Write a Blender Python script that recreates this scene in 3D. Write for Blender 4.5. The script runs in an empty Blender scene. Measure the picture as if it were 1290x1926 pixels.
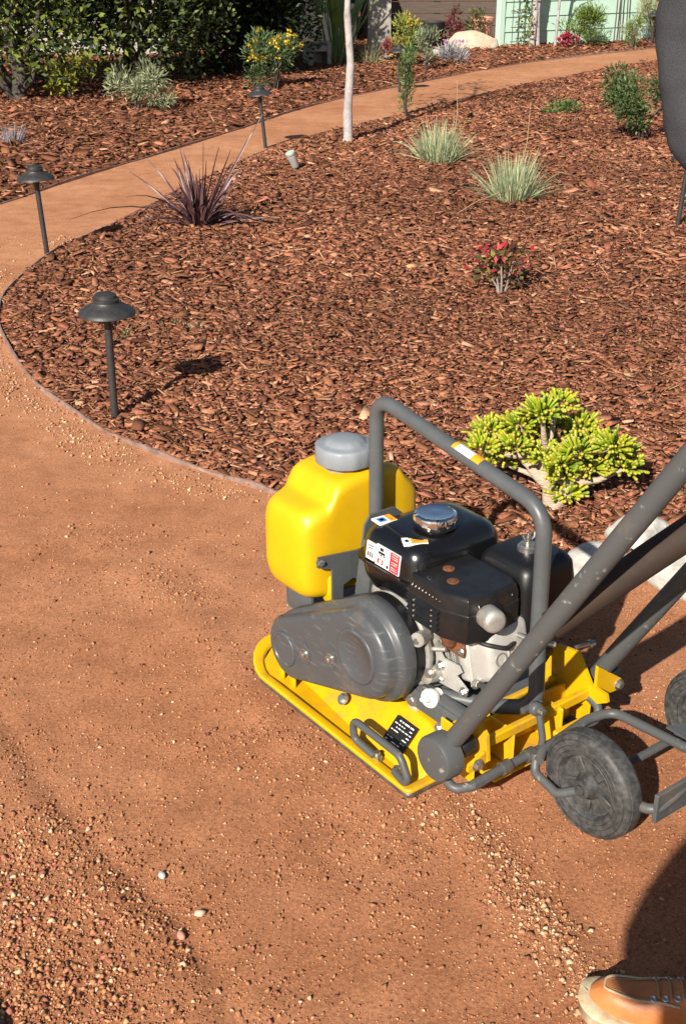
import bpy, bmesh, math, random
import numpy as np
from mathutils import Vector, Matrix
R = math.radians
S = bpy.context.scene
C = S.collection
# ------------------------------------------------------------------ camera, light, exposure
cam = bpy.data.objects.new('camera', bpy.data.cameras.new('camera')); C.objects.link(cam)
cam.location = (0, 0, 1.65)
cam.rotation_euler = (R(90 - 25.34), 0, 0)
cam.data.sensor_fit = 'HORIZONTAL'; cam.data.sensor_width = 36
cam.data.lens = 36 * 2350 / 1290
cam.data.clip_start = 0.05; cam.data.clip_end = 400
S.camera = cam
SUN_EL, SUN_AZ = 32.5, 65.5            # elevation; heading of the shadows on the ground
world = bpy.data.worlds.new('World'); S.world = world; world.use_nodes = True
wn = world.node_tree
sky = wn.nodes.new('ShaderNodeTexSky'); sky.sky_type = 'NISHITA'; sky.sun_disc = False
sky.sun_elevation = R(SUN_EL)
a = R(SUN_AZ)
sky.sun_rotation = math.atan2(-math.cos(a), -math.sin(a)) % (2 * math.pi)
bg = wn.nodes['Background']; bg.inputs[1].default_value = 0.05
wn.links.new(sky.outputs[0], bg.inputs[0])
sun = bpy.data.objects.new('sun', bpy.data.lights.new('sun', 'SUN')); C.objects.link(sun)
sun.data.energy = 5.0; sun.data.angle = R(0.55); sun.data.color = (1.0, 0.93, 0.82)
d = Vector((math.cos(a) * math.cos(R(SUN_EL)), math.sin(a) * math.cos(R(SUN_EL)), -math.sin(R(SUN_EL))))
sun.rotation_euler = d.to_track_quat('-Z', 'Y').to_euler(); sun.location = (-4, -8, 7)
S.view_settings.view_transform = 'Standard'; S.view_settings.look = 'None'
S.view_settings.exposure = 0.75; S.view_settings.gamma = 1

# ------------------------------------------------------------------ materials
def mat(name, col, rough=0.6, metal=0.0, col2=None, scale=20, mixlo=0.35, mixhi=0.65, bump=0.0, bscale=80, bdist=0.002,
        spec=0.5, coat=0.0, stretch=None, dust=None):
    m = bpy.data.materials.new(name); m.use_nodes = True
    nt = m.node_tree; b = nt.nodes['Principled BSDF']
    b.inputs['Base Color'].default_value = (*col, 1); b.inputs['Roughness'].default_value = rough
    b.inputs['Metallic'].default_value = metal; b.inputs['Specular IOR Level'].default_value = spec
    if coat: b.inputs['Coat Weight'].default_value = coat; b.inputs['Coat Roughness'].default_value = 0.12
    tc = nt.nodes.new('ShaderNodeTexCoord')
    src = tc.outputs['Object']
    if stretch:
        mp = nt.nodes.new('ShaderNodeMapping'); mp.inputs['Scale'].default_value = stretch
        nt.links.new(src, mp.inputs[0]); src = mp.outputs[0]
    if col2 is not None:
        n = nt.nodes.new('ShaderNodeTexNoise'); n.inputs['Scale'].default_value = scale; n.inputs['Detail'].default_value = 8
        n.inputs['Roughness'].default_value = 0.65
        nt.links.new(src, n.inputs['Vector'])
        r = nt.nodes.new('ShaderNodeValToRGB'); r.color_ramp.elements[0].position = mixlo; r.color_ramp.elements[1].position = mixhi
        r.color_ramp.elements[0].color = (*col, 1); r.color_ramp.elements[1].color = (*col2, 1)
        nt.links.new(n.outputs['Fac'], r.inputs[0]); nt.links.new(r.outputs[0], b.inputs['Base Color'])
    if dust:       # settled dirt and scrapes with a shape of their own: (colour, scale, low, high)
        for dc, dsc, lo_, hi_, st_ in dust:
            mp = nt.nodes.new('ShaderNodeMapping'); mp.inputs['Scale'].default_value = st_; nt.links.new(tc.outputs['Object'], mp.inputs[0])
            n = nt.nodes.new('ShaderNodeTexNoise'); n.inputs['Scale'].default_value = dsc; n.inputs['Detail'].default_value = 10; n.inputs['Roughness'].default_value = .7
            nt.links.new(mp.outputs[0], n.inputs['Vector'])
            mr = nt.nodes.new('ShaderNodeMapRange'); mr.inputs['From Min'].default_value = lo_; mr.inputs['From Max'].default_value = hi_; mr.inputs['To Max'].default_value = .85; nt.links.new(n.outputs['Fac'], mr.inputs[0])
            mx = nt.nodes.new('ShaderNodeMix'); mx.data_type = 'RGBA'; nt.links.new(mr.outputs[0], mx.inputs['Factor'])
            ol = b.inputs['Base Color'].links
            if ol: nt.links.new(ol[0].from_socket, mx.inputs['A'])
            else: mx.inputs['A'].default_value = (*col, 1)
            mx.inputs['B'].default_value = (*dc, 1); nt.links.new(mx.outputs['Result'], b.inputs['Base Color'])
            rm = nt.nodes.new('ShaderNodeMapRange'); rm.inputs['To Min'].default_value = rough; rm.inputs['To Max'].default_value = .85; nt.links.new(mr.outputs[0], rm.inputs[0]); nt.links.new(rm.outputs[0], b.inputs['Roughness'])
    if bump:
        n2 = nt.nodes.new('ShaderNodeTexNoise'); n2.inputs['Scale'].default_value = bscale; n2.inputs['Detail'].default_value = 6
        nt.links.new(src, n2.inputs['Vector'])
        bp = nt.nodes.new('ShaderNodeBump'); bp.inputs['Strength'].default_value = bump; bp.inputs['Distance'].default_value = bdist
        nt.links.new(n2.outputs['Fac'], bp.inputs['Height']); nt.links.new(bp.outputs[0], b.inputs['Normal'])
    return m

def mat_attr(name, rough=0.7, transl=0.0, spec=0.3, noise=0.0, nscale=60, bump=0.0):
    m = bpy.data.materials.new(name); m.use_nodes = True
    nt = m.node_tree; b = nt.nodes['Principled BSDF']
    at = nt.nodes.new('ShaderNodeAttribute'); at.attribute_name = 'Col'
    out = at.outputs['Color']
    if noise:
        tc = nt.nodes.new('ShaderNodeTexCoord'); n = nt.nodes.new('ShaderNodeTexNoise')
        n.inputs['Scale'].default_value = nscale; n.inputs['Detail'].default_value = 5
        nt.links.new(tc.outputs['Object'], n.inputs['Vector'])
        mr = nt.nodes.new('ShaderNodeMapRange'); mr.inputs['From Min'].default_value = 0.3; mr.inputs['From Max'].default_value = 0.7
        mr.inputs['To Min'].default_value = 1 - noise; mr.inputs['To Max'].default_value = 1 + noise
        nt.links.new(n.outputs['Fac'], mr.inputs[0])
        mx = nt.nodes.new('ShaderNodeVectorMath'); mx.operation = 'SCALE'
        nt.links.new(out, mx.inputs[0]); nt.links.new(mr.outputs[0], mx.inputs['Scale']); out = mx.outputs[0]
        if bump:
            bp = nt.nodes.new('ShaderNodeBump'); bp.inputs['Strength'].default_value = bump; bp.inputs['Distance'].default_value = 0.003
            nt.links.new(n.outputs['Fac'], bp.inputs['Height']); nt.links.new(bp.outputs[0], b.inputs['Normal'])
    nt.links.new(out, b.inputs['Base Color'])
    b.inputs['Roughness'].default_value = rough; b.inputs['Specular IOR Level'].default_value = spec
    if transl:
        t = nt.nodes.new('ShaderNodeBsdfTranslucent'); nt.links.new(out, t.inputs['Color'])
        ms = nt.nodes.new('ShaderNodeMixShader'); ms.inputs[0].default_value = transl
        nt.links.new(b.outputs[0], ms.inputs[1]); nt.links.new(t.outputs[0], ms.inputs[2])
        nt.links.new(ms.outputs[0], nt.nodes['Material Output'].inputs['Surface'])
    return m

def mat_path():
    m = bpy.data.materials.new('decomposed_granite'); m.use_nodes = True
    nt = m.node_tree; N = nt.nodes.new; L = nt.links.new; b = nt.nodes['Principled BSDF']
    b.inputs['Roughness'].default_value = 0.95; b.inputs['Specular IOR Level'].default_value = 0.1
    tc = N('ShaderNodeTexCoord')
    def noise(sc, det=8, ro=0.6, vec=None):
        n = N('ShaderNodeTexNoise'); n.inputs['Scale'].default_value = sc; n.inputs['Detail'].default_value = det
        n.inputs['Roughness'].default_value = ro; L(vec or tc.outputs['Object'], n.inputs['Vector']); return n.outputs['Fac']
    def ramp(f, p0, c0, p1, c1):
        r = N('ShaderNodeValToRGB'); r.color_ramp.elements[0].position = p0; r.color_ramp.elements[1].position = p1
        r.color_ramp.elements[0].color = (*c0, 1); r.color_ramp.elements[1].color = (*c1, 1); L(f, r.inputs[0]); return r.outputs[0]
    def mix(f, c1, c2, mode='MIX', k=None):
        x = N('ShaderNodeMix'); x.data_type = 'RGBA'; x.blend_type = mode
        if k is None: L(f, x.inputs['Factor'])
        else: x.inputs['Factor'].default_value = k
        L(c1, x.inputs['A']); L(c2, x.inputs['B']); return x.outputs['Result']
    big = ramp(noise(1.3, 6), 0.35, (.400, .170, .079), 0.68, (.510, .240, .122))
    med = ramp(noise(9, 8), 0.3, (.80, .78, .76), 0.7, (1.1, 1.1, 1.12))
    fine = ramp(noise(150, 5, .8), 0.33, (.45, .42, .40), 0.60, (1.16, 1.16, 1.16))
    c = mix(None, big, med, 'MULTIPLY', 1.0); c = mix(None, c, fine, 'MULTIPLY', 0.85)
    v = N('ShaderNodeTexVoronoi'); v.inputs['Scale'].default_value = 150; L(tc.outputs['Object'], v.inputs['Vector'])
    sp = ramp(v.outputs['Distance'], 0.12, (1, 1, 1), 0.24, (0, 0, 0))
    vc = N('ShaderNodeSeparateColor'); L(v.outputs['Color'], vc.inputs[0])
    sel = ramp(vc.outputs[0], 0.74, (0, 0, 0), 0.82, (1, 1, 1))
    msk = mix(None, sp, sel, 'MULTIPLY', 1.0)
    light = N('ShaderNodeRGB'); light.outputs[0].default_value = (.60, .36, .22, 1)
    c = mix(msk, c, light.outputs[0])
    sel2 = ramp(vc.outputs[1], 0.80, (0, 0, 0), 0.88, (1, 1, 1)); msk2 = mix(None, sp, sel2, 'MULTIPLY', 1.0)
    dark = N('ShaderNodeRGB'); dark.outputs[0].default_value = (.10, .042, .025, 1)
    c = mix(msk2, c, dark.outputs[0])
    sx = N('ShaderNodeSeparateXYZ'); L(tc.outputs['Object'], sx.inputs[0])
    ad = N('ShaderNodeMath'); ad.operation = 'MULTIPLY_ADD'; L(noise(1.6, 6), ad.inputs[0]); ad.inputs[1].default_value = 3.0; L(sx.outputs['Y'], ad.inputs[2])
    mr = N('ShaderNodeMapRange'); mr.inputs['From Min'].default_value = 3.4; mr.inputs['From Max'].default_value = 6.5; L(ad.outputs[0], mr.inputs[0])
    far_tint = ramp(mr.outputs[0], 0.0, (.92, .905, .93), 1.0, (1.08, 1.13, 1.22)); c = mix(None, c, far_tint, 'MULTIPLY', 1.0)  # path colour turns paler and cooler with distance
    L(c, b.inputs['Base Color'])
    bp = N('ShaderNodeBump'); bp.inputs['Strength'].default_value = 0.55; bp.inputs['Distance'].default_value = 0.004
    L(noise(170, 6, .75), bp.inputs['Height'])
    bp2 = N('ShaderNodeBump'); bp2.inputs['Strength'].default_value = 0.14; bp2.inputs['Distance'].default_value = 0.02
    L(noise(14, 8, .7), bp2.inputs['Height']); L(bp.outputs[0], bp2.inputs['Normal']); L(bp2.outputs[0], b.inputs['Normal'])
    return m

M = {}
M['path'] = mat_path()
M['yellow'] = mat('yellow_paint', (.65, .375, .003), .42, col2=(.58, .325, .004), scale=14, bump=.08, bscale=45, bdist=.003, spec=.4, dust=[((.33, .17, .08), 7, .52, .80, (1, 1, 1)), ((.14, .10, .07), 60, .66, .74, (.3, 1, 1))])
M['tankyellow'] = mat('yellow_polyethylene', (.63, .385, .004), .42, col2=(.58, .34, .005), scale=9, bump=.05, bscale=60, spec=.45, dust=[((.45, .26, .07), 9, .56, .85, (1, 1, .4)), ((.40, .26, .08), 70, .68, .76, (1, 1, .2))])
M['grey'] = mat('grey_paint', (.070, .077, .082), .40, col2=(.088, .094, .097), scale=18, bump=.05, bscale=90, spec=.45, dust=[((.20, .15, .11), 10, .58, .85, (1, 1, 1)), ((.26, .25, .24), 60, .69, .74, (1, 1, .5))])
def scuff(name, base, scr, sc=30, lo=.66, hi=.72, rough=.45, stretch=(1, 1, 1), metal=0):
    return mat(name, base, rough, metal, col2=scr, scale=sc, mixlo=lo, mixhi=hi, bump=.06, bscale=110, stretch=stretch, spec=.4, dust=[((.20, .145, .105), 8, .55, .85, (1, 1, 1))])
M['greyscuff'] = scuff('scuffed_grey_tube', (.076, .080, .081), (.27, .26, .24), 34, .63, .70)
M['guard'] = scuff('grey_moulded_guard', (.066, .071, .077), (.20, .20, .20), 22, .57, .80, .36, (1, 1, 6))
M['steel'] = mat('worn_steel', (.30, .29, .27), .45, .8, col2=(.17, .15, .13), scale=40, bump=.2, bscale=120)
M['zinc'] = mat('zinc_bolt', (.62, .61, .58), .32, .9, col2=(.40, .38, .34), scale=60)
M['black'] = mat('gloss_black_paint', (.006, .006, .007), .20, spec=.5, coat=.3)
M['blackplastic'] = mat('matt_black_plastic', (.006, .006, .007), .42, bump=.15, bscale=400, bdist=.0006)
M['blackmuf'] = mat('black_muffler_shield', (.009, .009, .010), .28, col2=(.016, .015, .015), scale=40, bump=.08, bscale=90)
M['chrome'] = mat('chrome', (.80, .80, .80), .10, 1.0)
M['alu'] = mat('cast_aluminium', (.50, .49, .46), .5, .55, col2=(.30, .28, .25), scale=26, bump=.25, bscale=140, bdist=.0015)
M['alulight'] = mat('painted_aluminium', (.56, .55, .52), .42, .35, col2=(.44, .42, .39), scale=20, bump=.15, bscale=150, bdist=.001)
M['rust'] = mat('rusty_screw', (.22, .075, .028), .8, .2, col2=(.10, .04, .02), scale=80, bump=.4, bscale=200)
M['rubber'] = mat('dusty_rubber', (.030, .030, .030), .60, col2=(.105, .101, .096), scale=70, mixlo=.40, mixhi=.80, bump=.25, bscale=120)
M['rubberdark'] = mat('black_rubber', (.012, .012, .012), .55)
M['capgrey'] = mat('grey_plastic_cap', (.23, .25, .28), .45, col2=(.19, .21, .23), scale=12, bump=.05, bscale=80)
M['paleplastic'] = mat('pale_plastic', (.70, .70, .68), .4)
M['white'] = mat('white_print', (.78, .78, .76), .4)
M['red'] = mat('red_print', (.62, .035, .045), .4)
M['orange'] = mat('orange_print', (.80, .33, .01), .4)
M['blue'] = mat('blue_print', (.04, .17, .55), .4)
M['inkblack'] = mat('black_print', (.01, .01, .01), .45)
M['brown'] = mat('dark_brown', (.020, .011, .007), .8, col2=(.034, .018, .010), scale=18, bump=.15, bscale=60)
M['lamp'] = mat('bronze_lamp', (.030, .029, .030), .5, .2, col2=(.048, .046, .046), scale=40, bump=.1, bscale=200)
M['edging'] = mat('steel_edging', (.16, .10, .085), .8, .1, col2=(.36, .24, .19), scale=16, bump=.2, bscale=90)
M['bedsoil'] = mat('mulch_soil', (.125, .050, .027), .95, col2=(.235, .096, .051), scale=70, bump=1.0, bscale=90, bdist=.02, spec=.1)
M['chips'] = mat_attr('bark_chips', .85, 0, .15, .28, 160, .4)
M['pebbles'] = mat_attr('gravel', .85, 0, .2, .18, 300)
M['leaf'] = mat_attr('leaves', .55, .30, .35)
M['succ'] = mat_attr('succulent_leaf', .42, .12, .4)
M['petal'] = mat_attr('petals', .6, .3, .2)
M['bark'] = mat('grey_bark', (.30, .27, .24), .85, col2=(.17, .14, .12), scale=30, bump=.6, bscale=60, bdist=.01, stretch=(1, 1, .25))
M['darkbark'] = mat('dark_bark', (.045, .035, .028), .9, col2=(.16, .13, .11), scale=9, mixlo=.45, mixhi=.7, bump=.7, bscale=40, bdist=.015)
M['palebark'] = mat('pale_bark', (.38, .345, .335), .85, col2=(.22, .19, .18), scale=16, mixlo=.42, mixhi=.7, bump=.6, bscale=60, bdist=.005)
M['succbark'] = mat('succulent_bark', (.50, .40, .30), .8, col2=(.36, .26, .18), scale=28, bump=.8, bscale=55, bdist=.008, stretch=(1, 1, 3))
M['stone'] = mat('pale_granite', (.47, .45, .41), .85, col2=(.27, .255, .23), scale=22, mixlo=.42, mixhi=.72, bump=.6, bscale=45, bdist=.008)
M['buffstone'] = mat('buff_stone', (.56, .46, .34), .9, col2=(.44, .35, .25), scale=12, bump=.4, bscale=40, bdist=.01)
M['mint'] = mat('mint_siding', (.44, .60, .50), .7, col2=(.40, .56, .47), scale=6, bump=.1, bscale=60)
M['darkwood'] = mat('dark_stained_wood', (.060, .042, .034), .85, col2=(.10, .072, .056), scale=10, bump=.4, bscale=60, bdist=.004, stretch=(.4, 3, 6))
M['shed'] = mat('black_eave', (.018, .016, .015), .7)
M['plaster'] = mat('pale_plaster', (.40, .37, .33), .9, col2=(.27, .25, .22), scale=7, bump=.3, bscale=50)
M['terracotta'] = mat('pink_terracotta', (.52, .24, .18), .85, col2=(.44, .19, .14), scale=14, bump=.2, bscale=60)
M['concrete'] = mat('concrete', (.42, .40, .37), .9, col2=(.30, .28, .26), scale=12, bump=.4, bscale=70, bdist=.004)
M['leather'] = mat('tan_leather', (.52, .190, .060), .5, col2=(.40, .125, .036), scale=16, bump=.35, bscale=60, bdist=.003, dust=[((.46, .27, .15), 14, .52, .80, (1, 1, 1)), ((.16, .06, .025), 40, .66, .74, (1, 1, 1))])
M['sole'] = mat('cream_sole', (.55, .46, .31), .75, col2=(.36, .25, .14), scale=30, bump=.3, bscale=120)
M['lace'] = mat('brown_lace', (.34, .20, .09), .8)
M['fleece'] = mat('charcoal_fleece', (.040, .041, .046), .95, col2=(.066, .067, .074), scale=420, mixlo=.38, mixhi=.68, bump=.6, bscale=420, bdist=.002, spec=.1)
M['denim'] = mat('dark_denim', (.022, .026, .038), .9, col2=(.04, .045, .06), scale=90, bump=.4, bscale=300, bdist=.001)
M['khaki'] = mat('khaki_cotton', (.20, .16, .11), .9, bump=.3, bscale=200, bdist=.001)
M['skin'] = mat('skin', (.46, .26, .18), .55, col2=(.40, .21, .14), scale=20)
M['hair'] = mat('dark_hair', (.02, .014, .010), .6, bump=.6, bscale=150, bdist=.003)
M['lens'] = mat('lens_glass', (.45, .62, .50), .1, .2, spec=.8)
M['ground'] = mat('distant_soil', (.20, .105, .06), .95, col2=(.13, .07, .045), scale=3, bump=.5, bscale=20)
M['straw'] = mat('dry_straw', (.36, .24, .13), .8)

# ------------------------------------------------------------------ mesh helpers
class B:
    """collects shapes for one mesh"""
    def __init__(s): s.bm = bmesh.new()
    def box(s, x0, x1, y0, y1, z0, z1, bev=0.0, seg=2, xf=None, taper=None):
        r = bmesh.ops.create_cube(s.bm, size=1)
        vs = r['verts']
        for v in vs:
            t = v.co.z + .5
            fx = fy = 1
            if taper: fx = 1 + (taper[0] - 1) * t; fy = 1 + (taper[1] - 1) * t
            v.co = Vector(((x0 + x1) / 2 + v.co.x * (x1 - x0) * fx, (y0 + y1) / 2 + v.co.y * (y1 - y0) * fy, z0 + t * (z1 - z0)))
        if bev:
            es = list({e for v in vs for e in v.link_edges})
            r = bmesh.ops.bevel(s.bm, geom=es, offset=bev, segments=seg, profile=.5, affect='EDGES')
            vs = list({v for f in r['faces'] for v in f.verts} | {v for v in vs if v.is_valid})
        if xf is not None: bmesh.ops.transform(s.bm, matrix=xf, verts=vs)
        return vs
    def loft(s, loops, cap0=True, cap1=True, closed=True):
        rows = [[s.bm.verts.new(p) for p in l] for l in loops]
        n = len(rows[0])
        for i in range(len(rows) - 1):
            for j in range(n if closed else n - 1):
                k = (j + 1) % n
                s.bm.faces.new((rows[i][j], rows[i][k], rows[i + 1][k], rows[i + 1][j]))
        if cap0: s.bm.faces.new(rows[0][::-1])
        if cap1: s.bm.faces.new(rows[-1])
        return rows
    def tube(s, pts, r, n=10, cap=True, radii=None):
        pts = [Vector(p) for p in pts]
        t0 = (pts[1] - pts[0]).normalized()
        up = Vector((0, 0, 1)) if abs(t0.z) < .9 else Vector((1, 0, 0))
        u = t0.cross(up).normalized()
        loops = []; prev = t0
        for i, p in enumerate(pts):
            if i == 0: t = t0
            elif i == len(pts) - 1: t = (pts[i] - pts[i - 1]).normalized()
            else: t = ((pts[i + 1] - pts[i]).normalized() + (pts[i] - pts[i - 1]).normalized()).normalized()
            u = prev.rotation_difference(t) @ u; u = (u - t * u.dot(t)).normalized(); prev = t
            w = t.cross(u); rr = radii[i] if radii else r
            loops.append([p + (u * math.cos(q) + w * math.sin(q)) * rr for q in [2 * math.pi * k / n for k in range(n)]])
        s.loft(loops, cap, cap)
    def lathe(s, prof, c=(0, 0, 0), axis=(0, 0, 1), n=24, cap0=True, cap1=True, mod=None):
        ax = Vector(axis).normalized()
        u = ax.orthogonal().normalized(); w = ax.cross(u); c = Vector(c)
        loops = []
        for (r, h) in prof:
            loops.append([c + ax * h + (u * math.cos(q) + w * math.sin(q)) * r * (mod(k) if mod else 1)
                          for k, q in [(k, 2 * math.pi * k / n) for k in range(n)]])
        s.loft(loops, cap0, cap1)
    def cyl(s, c, axis, r, h, n=20): s.lathe([(r, 0), (r, h)], c, axis, n)
    def build(s, name, m, parent=None, smooth=35, loc=None):
        bmesh.ops.recalc_face_normals(s.bm, faces=s.bm.faces[:])
        me = bpy.data.meshes.new(name); s.bm.to_mesh(me); s.bm.free()
        return mobj(name, me, m, parent, smooth, loc)

def mobj(name, me, m, parent=None, smooth=35, loc=None):
    for x in (m if isinstance(m, (list, tuple)) else [m]): me.materials.append(M[x] if isinstance(x, str) else x)
    if smooth:
        me.shade_smooth(); me.set_sharp_from_angle(angle=R(smooth))
    o = bpy.data.objects.new(name, me); C.objects.link(o)
    if parent is not None: o.parent = parent
    if loc is not None: o.location = loc
    return o

def tag(o, label=None, cat=None, group=None, kind=None):
    if label: o['label'] = label
    if cat: o['category'] = cat
    if group: o['group'] = group
    if kind: o['kind'] = kind
    return o
def thing(name, label, cat, loc=(0, 0, 0), rz=0, group=None):
    o = bpy.data.objects.new(name, None); C.objects.link(o); o.location = loc; o.rotation_euler = (0, 0, rz)
    o.empty_display_size = .1
    return tag(o, label, cat, group)

def fillet(pts, rad, n=6):
    pts = [Vector(p) for p in pts]; out = [pts[0]]
    for i in range(1, len(pts) - 1):
        a_, b_, c_ = pts[i - 1], pts[i], pts[i + 1]
        d1 = (a_ - b_).normalized(); d2 = (c_ - b_).normalized()
        ang = d1.angle(d2); r_ = rad[i] if isinstance(rad, (list, tuple)) else rad
        t = min(r_ / math.tan(ang / 2), (a_ - b_).length * .49, (c_ - b_).length * .49)
        p0 = b_ + d1 * t; p1 = b_ + d2 * t
        for k in range(n + 1):
            f = k / n; out.append(p0 * (1 - f) ** 2 + b_ * 2 * f * (1 - f) + p1 * f ** 2)
    out.append(pts[-1]); return out

def raw_mesh(name, verts, faces_n, loops, cols=None):
    """fast mesh from numpy: verts (V,3), faces all with the same corner count"""
    me = bpy.data.meshes.new(name)
    V = len(verts); L = len(loops); F = L // faces_n
    me.vertices.add(V); me.vertices.foreach_set('co', np.asarray(verts, np.float32).ravel())
    me.loops.add(L); me.loops.foreach_set('vertex_index', np.asarray(loops, np.int32).ravel())
    me.polygons.add(F); me.polygons.foreach_set('loop_start', np.arange(0, L, faces_n, dtype=np.int32))
    if cols is not None:
        at = me.color_attributes.new('Col', 'FLOAT_COLOR', 'POINT')
        cc = np.ones((V, 4), np.float32); cc[:, :3] = cols; at.data.foreach_set('color', cc.ravel())
    me.update(calc_edges=True); me.validate()
    return me

rng = np.random.default_rng(7)
random.seed(5)
def vnoise(x, y, sc, seed=0):
    g = np.random.default_rng(seed).random((64, 64))
    x = np.asarray(x) * sc; y = np.asarray(y) * sc
    xi = np.floor(x).astype(int); yi = np.floor(y).astype(int); fx = x - xi; fy = y - yi
    fx = fx * fx * (3 - 2 * fx); fy = fy * fy * (3 - 2 * fy)
    q = lambda i, j: g[(xi + i) % 64, (yi + j) % 64]
    return (q(0, 0) * (1 - fx) + q(1, 0) * fx) * (1 - fy) + (q(0, 1) * (1 - fx) + q(1, 1) * fx) * fy

# ------------------------------------------------------------------ layout of beds and path (metres)
NEAR_BED = [(8.5, 20.3), (6.2, 19.1), (4.18, 17.34), (2.89, 15.76), (1.83, 14.29), (1.15, 13.18), (.74, 12.55), (.26, 11.71), (-.38, 10.74), (-.61, 10.13),
            (-.84, 9.43), (-1.05, 8.77), (-1.21, 8.09), (-1.42, 7.4), (-1.59, 6.81), (-1.66, 6.36), (-1.65, 5.9), (-1.58, 5.55), (-1.5, 5.3),
            (-1.35, 4.94), (-1.17, 4.58), (-.97, 4.3), (-.8, 4.09), (-.62, 3.92), (-.43, 3.77), (-.3, 3.68), (-.2, 3.6), (-.05, 3.49),
            (.24, 3.32), (.59, 3.12), (.91, 2.96), (1.4, 2.75), (2.4, 2.45), (4.5, 2.1), (8.5, 2.0)]
FAR_EDGE = [(-9, 1.5), (-5.5, 3.2), (-3.6, 5.2), (-2.75, 6.9), (-2.2, 8.09), (-1.99, 8.71), (-1.74, 9.36), (-1.5, 9.89), (-1.17, 10.66), (-.83, 11.55), (-.44, 12.59), (-.03, 13.39),
            (.55, 14.29), (1.35, 15.59), (2.45, 17.13), (4.6, 19.17), (6.5, 20.9), (9, 22.6)]
FAR_BED = FAR_EDGE + [(9, 32), (-14, 32), (-14, 1.5)]
def smooth_poly(P, it=2, closed=True):
    P = [np.array(p, float) for p in P]
    for _ in range(it):
        Q = []
        n = len(P)
        if not closed: Q.append(P[0])
        for i in range(n if closed else n - 1):
            p, q = P[i], P[(i + 1) % n]; Q += [p * .75 + q * .25, p * .25 + q * .75]
        if not closed: Q.append(P[-1])
        P = Q
    return np.array(P)
NB = smooth_poly(NEAR_BED, 2); FE = smooth_poly(FAR_EDGE, 2, False)
FB = np.vstack([FE, np.array([(9, 32), (-14, 32), (-14, 1.5)])])
def sdist(pts, poly):
    """signed distance, + inside"""
    x, y = pts[:, 0], pts[:, 1]
    a_ = poly; b_ = np.roll(poly, -1, 0)
    dmin = np.full(len(pts), 1e9); ins = np.zeros(len(pts), bool)
    for p, q in zip(a_, b_):
        e = q - p; w0 = x - p[0]; w1 = y - p[1]
        t = np.clip((w0 * e[0] + w1 * e[1]) / (e @ e + 1e-12), 0, 1)
        dd = (w0 - t * e[0]) ** 2 + (w1 - t * e[1]) ** 2
        dmin = np.minimum(dmin, dd)
        c1 = (p[1] <= y) != (q[1] <= y)
        xs = p[0] + (y - p[1]) / (q[1] - p[1] + 1e-12) * e[0]
        ins ^= c1 & (x < xs)
    return np.where(ins, 1, -1) * np.sqrt(dmin)

def grid_mesh(name, xs, ys, zf):
    X, Y = np.meshgrid(xs, ys); P = np.stack([X.ravel(), Y.ravel()], 1)
    Z = zf(P); nx, ny = len(xs), len(ys)
    i = np.arange((nx - 1) * (ny - 1)); r = i // (nx - 1); c = i % (nx - 1); v = r * nx + c
    loops = np.stack([v, v + 1, v + nx + 1, v + nx], 1).ravel()
    return raw_mesh(name, np.column_stack([P, Z]), 4, loops)

# ground to the horizon
gz = grid_mesh('ground', np.linspace(-150, 150, 41), np.linspace(-90, 210, 41), lambda P: np.full(len(P), -.12))
tag(mobj('ground', gz, 'ground', smooth=0), kind='structure')

SEAM1 = np.array([(.10, 2.30), (.22, 2.03), (.29, 1.87), (.35, 1.73), (.42, 1.62), (.5, 1.45)])
SEAM2 = np.array([(-.59, 3.11), (-.45, 2.93), (-.33, 2.74), (-.25, 2.52), (-.1, 2.3), (.04, 2.11), (.12, 1.99)])
SEAM3 = np.array([(-1.4, 3.8), (-1.08, 3.57), (-.79, 3.35), (-.59, 3.11)])
RUT = np.array([(-.95, 2.65), (-.68, 2.22), (-.57, 2.06), (-.47, 1.93), (-.28, 1.72), (-.21, 1.59), (-.15, 1.4)])
RUT2 = RUT + np.array([-.05, -.04])
def pdist(P, line):
    dm = np.full(len(P), 1e9)
    for p, q in zip(line[:-1], line[1:]):
        e = q - p; w = P - p; t_ = np.clip((w @ e) / (e @ e), 0, 1); dm = np.minimum(dm, ((w - t_[:, None] * e) ** 2).sum(1))
    return np.sqrt(dm)
def path_z(P):
    x, y = P[:, 0], P[:, 1]
    z = .010 * (vnoise(x + 20, y + 5, 1.1, 1) - .5) + .004 * (vnoise(x + 20, y + 5, 4.5, 2) - .5) + .003 * (vnoise(x + 20, y + 5, 17, 3) - .5)
    # low ridges and ruts left where the plate ran along the path
    for pl_, w_, h_ in ((RUT, .022, -.005), (RUT2, .05, .005), (SEAM1, .05, .009), (SEAM2, .06, .007)):
        z = z + h_ * np.exp(-(pdist(P, pl_) / w_) ** 2)
    return z
xs = np.concatenate([np.linspace(-9, -1.9, 40), np.linspace(-1.85, 1.6, 190), np.linspace(1.65, 9, 40)])
ys = np.concatenate([np.linspace(-4, 1.2, 25), np.linspace(1.22, 4.3, 180), np.linspace(4.35, 24, 130)])
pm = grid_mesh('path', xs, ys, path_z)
tag(mobj('path', pm, 'path', smooth=180), kind='structure')

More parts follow.
